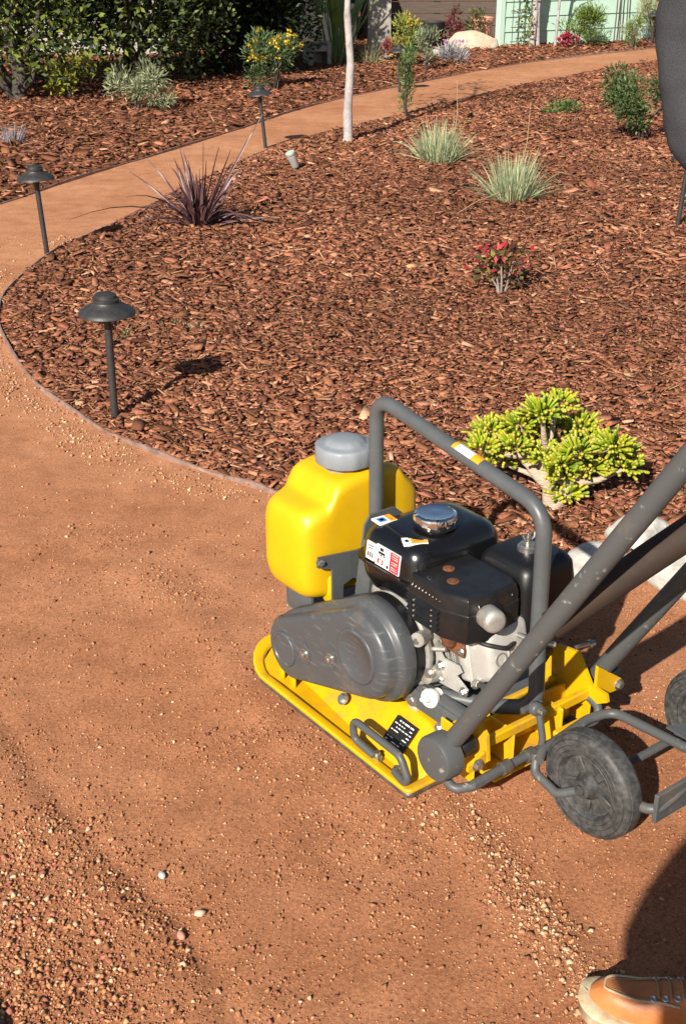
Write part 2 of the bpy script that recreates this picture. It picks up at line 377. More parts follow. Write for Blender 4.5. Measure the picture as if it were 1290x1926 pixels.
def bed_z(P, poly, amp):
    dd = sdist(P, poly); x, y = P[:, 0], P[:, 1]
    h = np.clip(dd / .05, -1, 1) * .016
    h += np.where(dd > 0, amp * (1 - np.exp(-np.maximum(dd, 0) / 1.2)), 0)
    h += np.where(dd > .04, .022 * (vnoise(x + 30, y, 2.2, 5) - .5) + .014 * (vnoise(x + 30, y, 7, 6) - .5), 0)
    return np.where(dd < -.08, -.08, h - .008)
xs = np.concatenate([np.arange(-1.8, 2.2, .04), np.arange(2.2, 8.6, .12)]); ys = np.concatenate([np.arange(2.0, 7.5, .035), np.arange(7.5, 20.6, .07)])
nb = grid_mesh('mulch_bed', xs, ys, lambda P: bed_z(P, NB, .022))
tag(mobj('mulch_bed', nb, 'bedsoil', smooth=180), kind='structure')
xs = np.concatenate([np.arange(-14, -3.5, .3), np.arange(-3.5, 5.2, .08), np.arange(5.2, 9.2, .3)]); ys = np.concatenate([np.arange(1.5, 7, .2), np.arange(7, 22, .08), np.arange(22, 32, .4)])
fb = grid_mesh('mulch_bed', xs, ys, lambda P: bed_z(P, FB, .03))
tag(mobj('mulch_bed', fb, 'bedsoil', smooth=180), kind='structure')

# bark chips ------------------------------------------------------------
PAL = np.array([(.110, .043, .024), (.155, .061, .033), (.20, .079, .043), (.245, .098, .054), (.295, .121, .067), (.36, .158, .092), (.44, .23, .14)])
PW = np.array([.16, .22, .22, .18, .13, .06, .03])
def chips(name, poly, amp, xr, yr, dens, scale, seed, label):
    g = np.random.default_rng(seed)
    area = (xr[1] - xr[0]) * (yr[1] - yr[0]); n = int(area * dens)
    P = np.column_stack([g.uniform(*xr, n), g.uniform(*yr, n)])
    px = P[:, 0] / (P[:, 1] * .904 + .7)
    out = np.abs(px) > .34
    ok = (sdist(P, poly) > .012) & (~out | (g.random(n) < .09))
    P = P[ok]; n = len(P); out = out[ok]
    L = g.lognormal(0, .42, n) * .026 * scale; L = np.clip(L, .010, .085 * max(1, scale)); L[out] *= 2.0; Wd = L * g.uniform(.22, .6, n); T = np.clip(Wd * g.uniform(.15, .42, n), .0018, .009)
    splinter = g.random(n) < .07
    L[splinter] *= 1.9; Wd[splinter] = g.uniform(.003, .007, splinter.sum()) * scale; T[splinter] = .003
    yaw = g.uniform(0, 2 * np.pi, n); pit = g.normal(0, .22, n); rol = g.normal(0, .27, n)
    bz = bed_z(P, poly, amp); z = bz + g.uniform(.0, .014, n) + np.abs(np.sin(pit)) * L * .22
    # template: 8 verts, tapered irregular slab
    sx = np.array([-1, 1, 1, -1, -1, 1, 1, -1]) * .5; sy = np.array([-1, -1, 1, 1, -1, -1, 1, 1]) * .5; sz = np.array([0, 0, 0, 0, 1, 1, 1, 1.])
    X = sx * L[:, None] * g.uniform(.75, 1.15, (n, 8)); Y = sy * Wd[:, None] * g.uniform(.45, 1.2, (n, 8)); Z = sz * T[:, None] * g.uniform(.6, 1.3, (n, 8))
    Z = Z + (X / L[:, None]) ** 2 * L[:, None] * g.normal(0, .22, n)[:, None]
    Y = Y + X * g.normal(0, .18, n)[:, None]
    cr, sr = np.cos(rol)[:, None], np.sin(rol)[:, None]; Y, Z = Y * cr - Z * sr, Y * sr + Z * cr
    cp, sp = np.cos(pit)[:, None], np.sin(pit)[:, None]; X, Z = X * cp - Z * sp, X * sp + Z * cp
    cy, sy_ = np.cos(yaw)[:, None], np.sin(yaw)[:, None]; X, Y = X * cy - Y * sy_, X * sy_ + Y * cy
    V = np.stack([X + P[:, :1], Y + P[:, 1:], Z + z[:, None]], 2).reshape(-1, 3)
    f = np.array([[4, 5, 6, 7], [0, 1, 5, 4], [1, 2, 6, 5], [2, 3, 7, 6], [3, 0, 4, 7]])
    loops = (f[None] + (np.arange(n) * 8)[:, None, None]).ravel()
    k = g.choice(len(PAL), n, p=PW / PW.sum()); col = PAL[k] * g.uniform(.75, 1.25, (n, 1)) * np.array([1, 1, 1]) * (1 + .05 * g.normal(0, 1, (n, 3)) * np.array([.4, 1, 1]))
    col[splinter] = np.array([.38, .20, .115]) * g.uniform(.6, 1.15, (splinter.sum(), 1))
    patch = (.82 + .4 * vnoise(P[:, 0] + 9, P[:, 1], .9, 12))[:, None]
    col = np.clip(col * patch, .01, .7)
    me = raw_mesh(name, V, 4, loops, np.repeat(col, 8, 0))
    return tag(mobj(name, me, 'chips', smooth=0), label, 'mulch', kind='stuff')
o1 = None
chips('bark_mulch', NB, .022, (-1.75, 4.0), (2.3, 6.0), 6300, .86, 1, 'brown bark chips strewn over the bed beside the machine')
chips('bark_mulch', NB, .022, (-1.75, 5.5), (6.0, 10.0), 2900, 1.12, 2, 'brown bark chips strewn around the grasses and purple flax')
chips('bark_mulch', NB, .022, (-1.0, 7.0), (10.0, 18.5), 1450, 1.38, 3, 'brown bark chips around the slender pale tree trunk')
chips('bark_mulch', FB, .03, (-7.0, 7.5), (4.5, 21.5), 500, 1.85, 4, 'brown bark chips on the bed beyond the path')

# steel edging ------------------------------------------------------------
def strip(name, line, h0, h1, t, m, label, cat):
    b = B(); loops = []
    n = len(line)
    for i, p in enumerate(line):
        q0 = line[max(i - 1, 0)]; q1 = line[min(i + 1, n - 1)]
        t_ = (q1 - q0) / (np.linalg.norm(q1 - q0) + 1e-9); nn = np.array([-t_[1], t_[0]])
        hh = h1 + .006 * math.sin(i * .7)
        loops.append([(p[0] + nn[0] * s * t / 2, p[1] + nn[1] * s * t / 2, z) for s, z in ((-1, h0), (1, h0), (1, hh), (-1, hh))])
    b.loft(loops); o = b.build(name, m, smooth=30); return tag(o, label, cat)
i0 = int(np.argmin(np.hypot(NB[:, 0] - 4.18, NB[:, 1] - 17.34))); i1 = int(np.argmin(np.hypot(NB[:, 0] - .5, NB[:, 1] - 3.17)))
strip('bed_edging', NB[i0:i1], -.05, .016, .007, 'edging', 'thin metal edging round the curved mulch bed with lamps', 'edging')
strip('bed_edging', FE[3:-2], -.05, .014, .008, 'edging', 'thin edging along the far side of the dirt path', 'edging')
strip('bed_edging', np.array([(-.95, 1.85), (-.76, 1.68), (-.618, 1.56), (-.568, 1.49), (-.51, 1.38), (-.46, 1.2), (-.43, .9)]), -.05, .016, .010, 'steel', 'grey metal edging strip beside the concrete slab', 'edging')
b = B(); b.loft([[(-.956, 1.85, z), (-.767, 1.675, z), (-.625, 1.555, z), (-.575, 1.484, z), (-.517, 1.374, z), (-.467, 1.197, z), (-.437, .9, z), (-1.6, .9, z), (-1.6, 1.85, z)] for z in (-.05, .010)])
tag(b.build('concrete_slab', 'concrete'), 'pale concrete slab edge behind the grey metal edging strip', 'slab')

# gravel ------------------------------------------------------------------
GP = np.array([(.40, .19, .090), (.34, .150, .070), (.46, .235, .120), (.27, .11, .052), (.56, .38, .24), (.33, .12, .080), (.18, .07, .038)])
def gravel(name, xr, yr, n, dens, smin, smax, seed, label, pw=None):
    g = np.random.default_rng(seed)
    P = np.column_stack([g.uniform(*xr, n), g.uniform(*yr, n)])
    keep = g.random(n) < dens(P)
    keep &= (sdist(P, NB) < -.005) & (sdist(P, FB) < -.005)
    P = P[keep]; n = len(P)
    s = np.clip(g.lognormal(0, .5, n) * smin, smin * .5, smax)
    T = np.array([(1, 0, 0), (-1, 0, 0), (0, 1, 0), (0, -1, 0), (0, 0, 1), (0, 0, -1), ], float)
    V = T[None] * s[:, None, None] * g.uniform(.55, 1.2, (n, 6, 1)) * np.array([1, 1, .75]) + g.normal(0, .18, (n, 6, 3)) * s[:, None, None]
    yaw = g.uniform(0, 6.28, n); c_, s_ = np.cos(yaw)[:, None], np.sin(yaw)[:, None]
    V = np.stack([V[..., 0] * c_ - V[..., 1] * s_, V[..., 0] * s_ + V[..., 1] * c_, V[..., 2]], 2)
    V[..., 0] += P[:, :1]; V[..., 1] += P[:, 1:]; V[..., 2] += (path_z(P) + s * .35)[:, None]
    f = np.array([[0, 2, 4], [2, 1, 4], [1, 3, 4], [3, 0, 4], [2, 0, 5], [1, 2, 5], [3, 1, 5], [0, 3, 5]])
    loops = (f[None] + (np.arange(n) * 6)[:, None, None]).ravel()
    col = GP[g.choice(len(GP), n, p=pw or [.28, .24, .15, .14, .07, .06, .06])] * g.uniform(.75, 1.2, (n, 1))
    me = raw_mesh(name, V.reshape(-1, 3), 3, loops, np.repeat(col, 6, 0))
    return tag(mobj(name, me, 'pebbles', smooth=0), label, 'gravel', kind='stuff')
def dens_near(P):
    x, y = P[:, 0], P[:, 1]
    pat = np.clip((vnoise(x + 11, y + 3, 5.5, 22) - .38) * 3, 0, 1)
    base = .16 + .42 * np.clip((vnoise(x + 11, y + 3, 2.6, 21) - .50) * 4, 0, 1) * pat
    corner = np.clip(1.30 - (np.hypot((x + .66) * 1.0, (y - 1.52) * .75)) / .40, 0, 1) * 1.2
    se = lambda l, w: np.exp(-(pdist(P, l) / w) ** 2)
    seams = .95 * se(SEAM1, .05) + .70 * se(SEAM2, .10) * (.3 + pat) + .55 * se(SEAM3, .10) * pat + .5 * se(RUT2, .10) * (.4 + pat)
    low = .22 * np.clip((2.0 - y) / .35, 0, 1) * np.clip((.25 - x) / .4, 0, 1) * (.4 + pat)
    return np.clip(base + corner + seams + low, 0, 1)
gravel('loose_gravel', (-.9, 1.0), (1.3, 3.4), 112000, dens_near, .0019, .0066, 31, 'loose fine reddish grit on the path round the machine')
def dens_edge(P):
    dd = -sdist(P, NB); return np.exp(-((dd - .10) / .07) ** 2) * np.clip((vnoise(P[:, 0] + 4, P[:, 1], 3.5, 27) - .30) * 3, 0, 1) + .02
gravel('loose_gravel', (-1.95, .9), (3.0, 7.2), 110000, dens_edge, .0030, .008, 32, 'pale grit lying along the curved bed edging', [.2, .1, .28, .06, .30, .04, .02])
gravel('loose_gravel', (.0, .7), (1.3, 2.3), 26000, lambda P: np.exp(-(pdist(P, SEAM1[1:]) / .055) ** 2) * np.clip((vnoise(P[:, 0] + 4, P[:, 1], 9, 28) - .25) * 2.5, 0, 1), .0026, .0075, 33, 'pale gritty ridge running diagonally to the tan boot', [.16, .08, .30, .04, .36, .04, .02])
gravel('loose_gravel', (-.85, -.2), (1.35, 2.2), 16000, lambda P: np.clip(1.2 - np.hypot((P[:, 0] + .66), (P[:, 1] - 1.52) * .7) / .34, 0, 1), .0034, .0085, 34, 'coarse reddish gravel heaped beside the grey metal edging strip', [.18, .16, .16, .14, .10, .22, .04])
g_ = random.Random(3)
def pebble(x, y, s, m, label):
    b = B(); bmesh.ops.create_icosphere(b.bm, subdivisions=2, radius=s)
    for v in b.bm.verts: v.co = Vector((v.co.x * 1.35, v.co.y * .9, v.co.z * .7)) * g_.uniform(.88, 1.1)
    o = b.build('pebble', m, smooth=60, loc=(x, y, s * .45)); o.rotation_euler = (0, 0, g_.uniform(0, 3)); tag(o, label, 'pebble')
pebble(-.345, 1.857, .0080, 'stone', 'pale oblong pebble on the path, larger than the grit round it')
pebble(-.262, 1.755, .0085, 'buffstone', 'small buff pebble next to a rut in the path')
pebble(-.29, 1.70, .0085, 'terracotta', 'small reddish pebble next to a rut in the path')

# ================================================================== plate compactor (local x forward, y to its left, z up)
PC = thing('plate_compactor', 'yellow and grey plate compactor with a black engine standing on the dirt path', 'compactor', (.16, 2.451, 0), R(127.344))
def W(x, y, z=0):      # compactor local -> world
    c_, s_ = math.cos(R(127.344)), math.sin(R(127.344)); return Vector((.16 + x * c_ - y * s_, 2.451 + x * s_ + y * c_, z))
def bolt(b, c, axis, r=.009, h=.008):
    b.lathe([(r * 1.45, 0), (r * 1.45, .002)], c, axis, 14)
    c2 = Vector(c) + Vector(axis).normalized() * .002
    b.lathe([(r, 0), (r, h * .85), (r * .85, h)], c2, axis, 6)

def bolts(parent, lst, name='bolt', m='zinc'):
    for c, axis, r in lst: b = B(); bolt(b, c, axis, r); b.build(name, m, parent)
# base plate: pan with curled lip, worn steel underside
def plate_outline(ins, n=7):
    pts = []
    x0, x1, y1 = -.285 + ins, .345 - ins, .25 - ins
    for cx, cy, r, a0 in ((x1, y1, .085, 0), (x0, y1, .014, 90), (x0, -y1, .014, 180), (x1, -y1, .085, 270)):
        r = max(r - ins * .6, .004)
        ccx = cx - math.copysign(r, cx); ccy = cy - math.copysign(r, cy)
        for k in range(n):
            q = R(a0 + 90 * k / (n - 1)); pts.append((ccx + r * math.cos(q), ccy + r * math.sin(q)))
    return pts
def curl(x):           # the plate turns up at front and rear
    return .050 * max(0, (x - .20) / .145) ** 2 + .004 * max(0, (-.20 - x) / .085) ** 2
def ploop(ins, z): return [(x, y, z + curl(x)) for x, y in plate_outline(ins)]
b = B(); b.loft([ploop(.02, .001), ploop(.004, .004), ploop(0, .014), ploop(.002, .020)], True, False); base = b.build('base_plate', 'steel', PC)
b = B(); b.loft([ploop(.0015, .0185), ploop(-.001, .020), ploop(-.001, .024), ploop(.002, .0275), ploop(.017, .029), ploop(.020, .027), ploop(.022, .022)], cap0=False, cap1=False)
dk = []
for k in range(25):
    x = -.262 + .584 * k / 24; ex = max(0, x - (.323 - .072)); hw = .2285 - (.072 - math.sqrt(max(0, .072 ** 2 - ex ** 2)))
    dk.append([(x, y, .0225 + curl(x)) for y in np.linspace(-hw, hw, 9)])
b.loft(dk, False, False, False)
b.build('deck', 'yellow', base, 40)
# raised exciter housing under the belt guard
hous = [(-.275, .02), (-.265, .0), (-.12, .0)]
b = B()
def hloop(x, hw, z0, z1, sl): return [(x, hw, z0), (x, hw - sl, z1), (x, -hw + sl, z1), (x, -hw, z0)]
b.loft([hloop(.26, .15, .02, .035, .05), hloop(.23, .17, .02, .085, .075), hloop(.10, .185, .02, .105, .085), hloop(-.08, .205, .02, .105, .085), hloop(-.20, .21, .02, .105, .085), hloop(-.262, .205, .02, .075, .075), hloop(-.272, .20, .02, .03, .05)])
hs = b.build('exciter_housing', 'yellow', PC, 30)
bv = hs.modifiers.new('bevel', 'BEVEL'); bv.width = .012; bv.segments = 3; bv.limit_method = 'ANGLE'
for x in (.19, .235): b = B(); b.box(x - .010, x + .010, .200, .207, .022 + curl(x), .046 + curl(x), .003); b.build('shadow_lug', 'yellow', base)  # small blocks added to cast dark marks onto the deck
b = B(); b.cyl((.315, .1, .12), (0, 1, 0), .016, .05); b.cyl((.315, .15, .12), (0, 1, 0), .011, .012, 6); b.build('exciter_shaft', 'steel', PC)
bolts(PC, [((.03, .178, .062), (0, .75, .66), .010), ((-.245, .13, .118), (0, .3, .95), .010)])

# rating plate on the sloping housing
def decal(name, parent, o, u, v, w, h, base_m, rects, off=.0012):
    u = Vector(u).normalized(); v = Vector(v); v = (v - u * v.dot(u)).normalized(); n = u.cross(v); o = Vector(o)
    ms = [base_m]; b = B(); lay = []
    def quad(x0, y0, x1, y1, dz, mi):
        vs = [b.bm.verts.new(o + u * x + v * y + n * z) for x, y, z in ((x0, y0, dz), (x1, y0, dz), (x1, y1, dz), (x0, y1, dz), (x0, y0, -.001), (x1, y0, -.001), (x1, y1, -.001), (x0, y1, -.001))]
        for f in ((0, 1, 2, 3), (0, 4, 5, 1), (1, 5, 6, 2), (2, 6, 7, 3), (3, 7, 4, 0)):
            fc = b.bm.faces.new([vs[k] for k in f]); fc.material_index = mi
    quad(0, 0, w, h, off, 0)
    for x0, y0, x1, y1, m in rects:
        if m not in ms: ms.append(m)
        quad(x0 * w, y0 * h, x1 * w, y1 * h, off + .0004, ms.index(m))
    me = bpy.data.meshes.new(name); b.bm.to_mesh(me); b.bm.free()
    return mobj(name, me, ms, parent, 0)
rows = []
rr = random.Random(8)
for k in range(8):
    y = .88 - k * .105; x = .08
    while x < .9:
        l = rr.uniform(.05, .22); 
        if rr.random() < (.9 if k < 3 else .55): rows.append((x, y, min(x + l, .93), y + (.026 if k else .04), 'white'))
        x += l + .05
decal('rating_plate', PC, (-.163, .196, .035), (-1, 0, 0), (0, -.085, .085), .068, .075, 'inkblack', rows[::-1], .002)
bpy.data.objects['rating_plate'].location = (.036, .004, .004)
# lifting loop on the near lip
b = B()
pts = fillet([(-.152, .232, .035), (-.088, .238, .048), (-.085, .240, .098), (-.245, .240, .094), (-.272, .240, .05), (-.26, .240, .035), (-.218, .232, .035)], [0, .02, .025, .03, .02, .015, 0], 6)
b.tube(pts, .0085, 12); lo = b.build('lifting_loop', 'greyscuff', PC, 60)
for x in (-.152, -.218): b = B(); b.lathe([(.015, 0), (.015, .004), (.011, .005), (.011, .014), (.007, .015), (.007, .022)], (x, .226, .022), (0, 0, 1), 10); b.build('bolt', 'zinc', lo)

# belt guard --------------------------------------------------------------
def hull(c1, r1, c2, r2, n=40):
    (x1, z1), (x2, z2) = c1, c2; dx, dz = x2 - x1, z2 - z1; D = math.hypot(dx, dz); th = math.atan2(dz, dx); al = math.acos((r1 - r2) / D)
    out = []
    for k in range(n): q = th + al + (2 * math.pi - 2 * al) * k / (n - 1); out.append((x1 + r1 * math.cos(q), z1 + r1 * math.sin(q)))
    for k in range(n): q = th - al + (2 * al) * k / (n - 1); out.append((x2 + r2 * math.cos(q), z2 + r2 * math.sin(q)))
    return out
GC1, GC2 = (-.060, .234), (.196, .124)
def gl(y, e, dz=0): return [(x, y, z) for x, z in hull(GC1, .098 + e, GC2, .074 + e * .5)]
b = B(); b.loft([gl(.140, .018), gl(.143, .021), gl(.170, .021), gl(.176, .018), gl(.180, .008), gl(.184, .005), gl(.200, .004), gl(.2065, .0015), gl(.211, -.004), gl(.2145, -.013), gl(.215, -.018)], cap0=False)
gd = b.build('belt_guard', 'guard', PC, 50)
def emb(b, c, r, h, y0=.215):
    b.lathe([(r, -.002), (r, h * .5), (r * .965, h * .9), (r * .92, h), (r * .86, h), (r * .82, h * .55), (.001, h * .55)], (c[0], y0, c[1]), (0, 1, 0), 36, False, False)
for c_, r_ in (((.206, .122), .044), ((-.064, .235), .064)): b = B(); emb(b, c_, r_, .0048); b.build('embossed_disc', 'guard', gd, 50)
for cx, cz in ((.125, .150), (.028, .186)):
    b = B()
    lp = lambda e, y: [(cx + (.024 + e) * math.cos(q) * .85, y, cz + (.030 + e) * math.sin(q)) for q in [2 * math.pi * k / 24 for k in range(24)]]
    b.loft([lp(0, .2140), lp(.001, .2160), lp(-.002, .2168), lp(-.006, .2160), lp(-.011, .2152)], False, True); b.build('bolt_recess', 'guard', gd, 60)
    b = B(); b.lathe([(.013, 0), (.013, .002), (.009, .003), (.009, .009), (.0045, .0095), (.0045, .004)], (cx - .002, .2153, cz), (0, 1, 0), 12, False); b.build('bolt', 'zinc', gd)
b = B(); b.lathe([(.113, 0), (.113, .02), (.09, .026)], (GC1[0] - .004, .118, GC1[1] + .004), (0, 1, 0), 40); b.build('clutch_cover', 'blackplastic', PC, 40)

# engine ------------------------------------------------------------------
b = B()
b.box(-.30, .08, -.15, .125, .128, .145, .006); b.box(-.29, .07, .118, .128, .12, .165, .004)
b.box(-.315, -.10, .09, .122, .138, .172, .006)
tray = b.build('engine_tray', 'grey', PC)
b = B()
b.box(-.17, .05, -.10, .095, .145, .335, .022, 3)
b.lathe([(.075, 0), (.085, .01), (.085, .05), (.07, .06)], (-.06, -.155, .25), (0, 1, 0), 28)
b.box(-.15, .03, .06, .108, .16, .31, .018, 3)
b.lathe([(.020, 0), (.020, .03), (.014, .034)], (-.175, .085, .20), (0, 1, .2), 14)
b.lathe([(.016, 0), (.016, .04)], (-.155, .10, .29), (-.4, 1, .2), 14)
b.lathe([(.018, 0), (.018, .03)], (-.13, .095, .155), (-.2, 1, 0), 12)
eb = b.build('crankcase', 'alu', PC)
bolts(eb, [(p, (-.3, 1, .1), .008) for p in ((-.165, .13, .292), (-.19, .118, .22), (-.175, .114, .165), (-.03, .11, .30))])
# finned cylinder leaning back over the tray
CY = Matrix.Translation((-.118, .0, .262)) @ Matrix.Rotation(R(-76), 4, 'Y')
b = B()
for k in range(9):
    h = .004 + k * .0105; e = .0 if k % 2 else .003
    b.box(-.078 - e, .052 + e, -.056 - e, .068 + e, h, h + .0042, .0015, 1, CY)
b.box(-.038, .040, -.045, .056, .0, .10, .008, 2, CY)
b.build('cylinder', 'alu', PC)
b = B(); b.box(-.084, .058, -.062, .070, .098, .134, .010, 3, CY); hd = b.build('cylinder_head', 'alulight', PC)
b = B(); b.box(-.084, .050, -.062, .068, .1345, .194, .016, 3, CY, (.84, .88)); b.box(-.090, .058, -.068, .074, .134, .142, .003, 1, CY); rc = b.build('rocker_cover', 'alulight', PC)
bolts(rc, [(CY @ Vector((p[0], p[1], .142)), CY.to_3x3() @ Vector((0, 0, 1)), .008) for p in ((-.082, -.058), (.050, .066), (-.082, .066))])
cu = bpy.data.curves.new('ohv', 'FONT'); cu.body = 'OHV'; cu.size = .044; cu.extrude = .0020; cu.align_x = 'CENTER'; cu.align_y = 'CENTER'; cu.offset = -.0006
to = bpy.data.objects.new('ohv', cu); me = bpy.data.meshes.new_from_object(to); bpy.data.objects.remove(to)
tx = mobj('lettering', me, 'alu', rc, 0)
# letters lie on the cover's outer face, reading from the machine's left to its right
zx = CY.to_3x3() @ Vector((0, 0, 1)); xr = Vector((0, -1, 0)); yr = zx.cross(xr)
tm = Matrix((xr, yr, zx)).transposed().to_4x4(); tm.translation = CY @ Vector((-.030, .004, .1942)); tx.matrix_local = tm
# exhaust flange, throttle bracket, oil cap
b = B(); b.tube(fillet([(-.20, .058, .285), (-.215, .092, .300), (-.215, .090, .345)], .03), .017, 12); b.box(-.250, -.178, .072, .079, .268, .300, .005, 2); el = b.build('exhaust_elbow', 'rust', PC)
bolts(el, [((-.186, .079, .284), (0, 1, 0), .006), ((-.243, .079, .284), (0, 1, 0), .006)])
b = B(); b.loft([[(x, y, z) for x, z in ((-.150, .205), (-.155, .255), (-.178, .262), (-.195, .246), (-.240, .250), (-.252, .238), (-.236, .222), (-.272, .205), (-.268, .188), (-.175, .180))] for y in (.080, .084)])
sbk = b.build('shield_bracket', 'alulight', PC); bolts(sbk, [((-.190, .084, .226), (0, 1, 0), .008), ((-.262, .084, .197), (0, 1, 0), .008)])
for k in range(5):      # cast ribs on the side of the crankcase
    q = R(-60 + 38 * k); b = B(); c_ = Vector((-.09, .104, .24)); d_ = Vector((-math.cos(q), 0, math.sin(q))); b.tube([c_ + d_ * .07, c_ + d_ * .118 + Vector((0, -.018, 0))], .005, 6); b.build('cast_rib', 'alu', eb)
b = B(); b.lathe([(.108, 0), (.113, .006), (.113, .014), (.106, .018)], (-.070, .098, .240), (0, 1, 0), 40); b.build('side_cover', 'alu', eb, 40)
b = B(); b.tube(fillet([(-.300, -.02, .300), (-.325, .03, .312), (-.30, .065, .322), (-.25, .07, .318), (-.20, .03, .315)], .03), .005, 8); b.build('ignition_lead', 'rubberdark', PC, 60)
b = B(); b.tube([(-.135, .100, .205), (-.165, .104, .268), (-.17, .102, .31)], .003, 6); b.build('governor_rod', 'zinc', PC, 60)
b = B(); b.tube(fillet([(-.06, .10, .17), (-.13, .118, .165), (-.17, .112, .185), (-.18, .09, .215)], .02), .006, 8); b.build('drain_pipe', 'alu', PC, 60)
b = B(); b.box(-.16, -.13, .095, .125, .105, .135, .004, 2); b.build('mount_block', 'buffstone', PC)
bolts(PC, [((-.150, .128, .135), (-.2, 1, .2), .010), ((-.128, .112, .235), (-.2, 1, .1), .009)])
b = B(); b.lathe([(.014, 0), (.014, .02), (.019, .021), (.021, .026), (.021, .034), (.018, .037)], (-.200, .10, .166), (-.25, 1, .15), 20)
b.box(-.008, .008, -.0035, .0035, 0, .018, .002, 2, Matrix.Translation((-.2095, .1365, .172)) @ Matrix.Rotation(R(-80), 4, 'X')); b.build('oil_cap', 'paleplastic', PC)

# fuel tank
def rr_loop(x0, x1, y0, y1, r, z, n=6):
    out = []
    for cx, cy, a0 in ((x1 - r, y1 - r, 0), (x0 + r, y1 - r, 90), (x0 + r, y0 + r, 180), (x1 - r, y0 + r, 270)):
        for k in range(n): q = R(a0 + 90 * k / (n - 1)); out.append((cx + r * math.cos(q), cy + r * math.sin(q), z))
    return out
def ft(e, z, r=.045, ex=0): return rr_loop(-.138 - e, .066 + e, -.148 - e, .119 + e, r, z)
b = B(); b.loft([ft(-.05, .318, .03), ft(-.03, .322), ft(-.014, .336), ft(-.004, .362), ft(0, .392), ft(0, .398), ft(.009, .3985, .05), ft(.009, .4035, .05), ft(.001, .404), ft(-.001, .412), ft(-.004, .440), ft(-.009, .456), ft(-.018, .468, .04), ft(-.032, .475, .035), ft(-.05, .478, .03)])
fu = b.build('fuel_tank', 'black', PC, 50)
b = B()
lob = lambda k: 1 - .035 * (1 if (k % 6) in (0,) else 0)
b.lathe([(.034, 0), (.034, .008), (.046, .010), (.048, .014), (.048, .032), (.046, .037), (.040, .040), (.034, .0385), (.010, .040)], (-.062, .002, .474), (0, 0, 1), 48, True, True, lob)
b.build('fuel_cap', 'chrome', fu, 40)
q = [(.02, .04, .46, .96, 'white'), (.06, .62, .40, .68, 'inkblack'), (.08, .40, .16, .46, 'inkblack'), (.21, .40, .29, .46, 'inkblack'), (.33, .40, .40, .46, 'inkblack'), (.06, .18, .40, .22, 'inkblack')]
decal('warning_label', fu, (.024, .1195, .408), (-1, 0, 0), (0, -.12, 1), .028, .040, 'white', [(.2, .15, .35, .45, 'inkblack'), (.45, .15, .6, .45, 'inkblack'), (.7, .15, .82, .45, 'inkblack'), (.2, .62, .8, .68, 'inkblack'), (.2, .76, .8, .82, 'inkblack')], .0022)
decal('warning_label', fu, (-.008, .1195, .406), (-1, 0, 0), (0, -.12, 1), .078, .046, 'white',
      [(.60, .02, .98, .98, 'red'), (.16, .74, .30, .90, 'inkblack'), (.10, .58, .38, .70, 'inkblack'), (.18, .48, .26, .56, 'inkblack'), (.32, .50, .40, .56, 'inkblack'), (.08, .10, .16, .34, 'red'), (.16, .10, .28, .14, 'red'), (.16, .30, .28, .34, 'red'), (.28, .10, .34, .34, 'red'), (.48, .06, .56, .22, 'inkblack')]
      + [(.66, y, .92, y + .05, 'white') for y in (.12, .22, .38, .48, .66, .76, .88)], .0022)
decal('warning_label', fu, (.018, .088, .4755), (-.1, -1, 0), (1, -.1, .0), .046, .034, 'white', [(.66, .02, .99, .98, 'orange'), (.14, .22, .54, .78, 'blue'), (.24, .36, .44, .64, 'white'), (.74, .3, .92, .36, 'inkblack')], .003)
decal('warning_label', fu, (-.083, .105, .4715), (-.55, -1, 0), (1, -.55, -.0), .052, .030, 'white', [(.34, .02, .99, .98, 'orange'), (.10, .30, .24, .66, 'inkblack'), (.44, .66, .9, .72, 'inkblack'), (.44, .4, .85, .46, 'inkblack')], .0048)

# muffler with louvred shield
MU = [(-.112, .03), (-.112, .112), (-.122, .124), (-.228, .127), (-.285, .105), (-.300, .06), (-.292, -.03), (-.27, -.045), (-.11, -.045)]
def ml(e, z):
    cx = sum(p[0] for p in MU) / len(MU); cy = sum(p[1] for p in MU) / len(MU); return [(cx + (p[0] - cx) * (1 + e), cy + (p[1] - cy) * (1 + e), z) for p in MU]
b = B(); b.loft([ml(-.12, .322), ml(-.04, .327), ml(0, .338), ml(0, .392), ml(-.015, .394), ml(-.02, .412), ml(-.06, .426), ml(-.12, .431)])
mf = b.build('muffler', 'blackmuf', PC, 32)
bv = mf.modifiers.new('bevel', 'BEVEL'); bv.width = .004; bv.segments = 3; bv.limit_method = 'ANGLE'; bv.angle_limit = R(25)
def glint_sliver(p0, p1):  # bright slivers stand in for light glinting on the vent openings
    b = B(); b.tube([p0, p1], .0016, 5); b.build('slot_glint', 'zinc', mf, 0)
def rib(pts, r=.0028):
    b = B(); b.tube(pts, r, 6); b.build('vent_rib', 'blackmuf', mf, 60)
for k in range(9):      # row of top vents on the near shoulder
    x = -.134 - k * .0108; rib([(x, .124, .408), (x, .112, .4235), (x, .096, .430)]); glint_sliver((x - .006, .1215, .409), (x - .006, .116, .4165))
for k in range(7):      # vents on the rear shoulder
    y = .080 - k * .015; rib([(-.292, y, .409), (-.280, y, .424), (-.262, y, .430)], .0034)
for k in range(4):
    z = .345 + k * .0125
    b = B(); b.loft([[(x, y, z - .004), (x, y + .0095, z - .001), (x, y, z + .006)] for x, y in ((-.126, .1238), (-.224, .1265))]); b.build('louvre', 'blackmuf', mf)
    for x in (-.15, -.205):
        b = B(); b.box(x - .0022, x + .0022, .127, .1340, z - .0018, z + .0028, .0005, 1); b.build('rivet', 'zinc', mf)
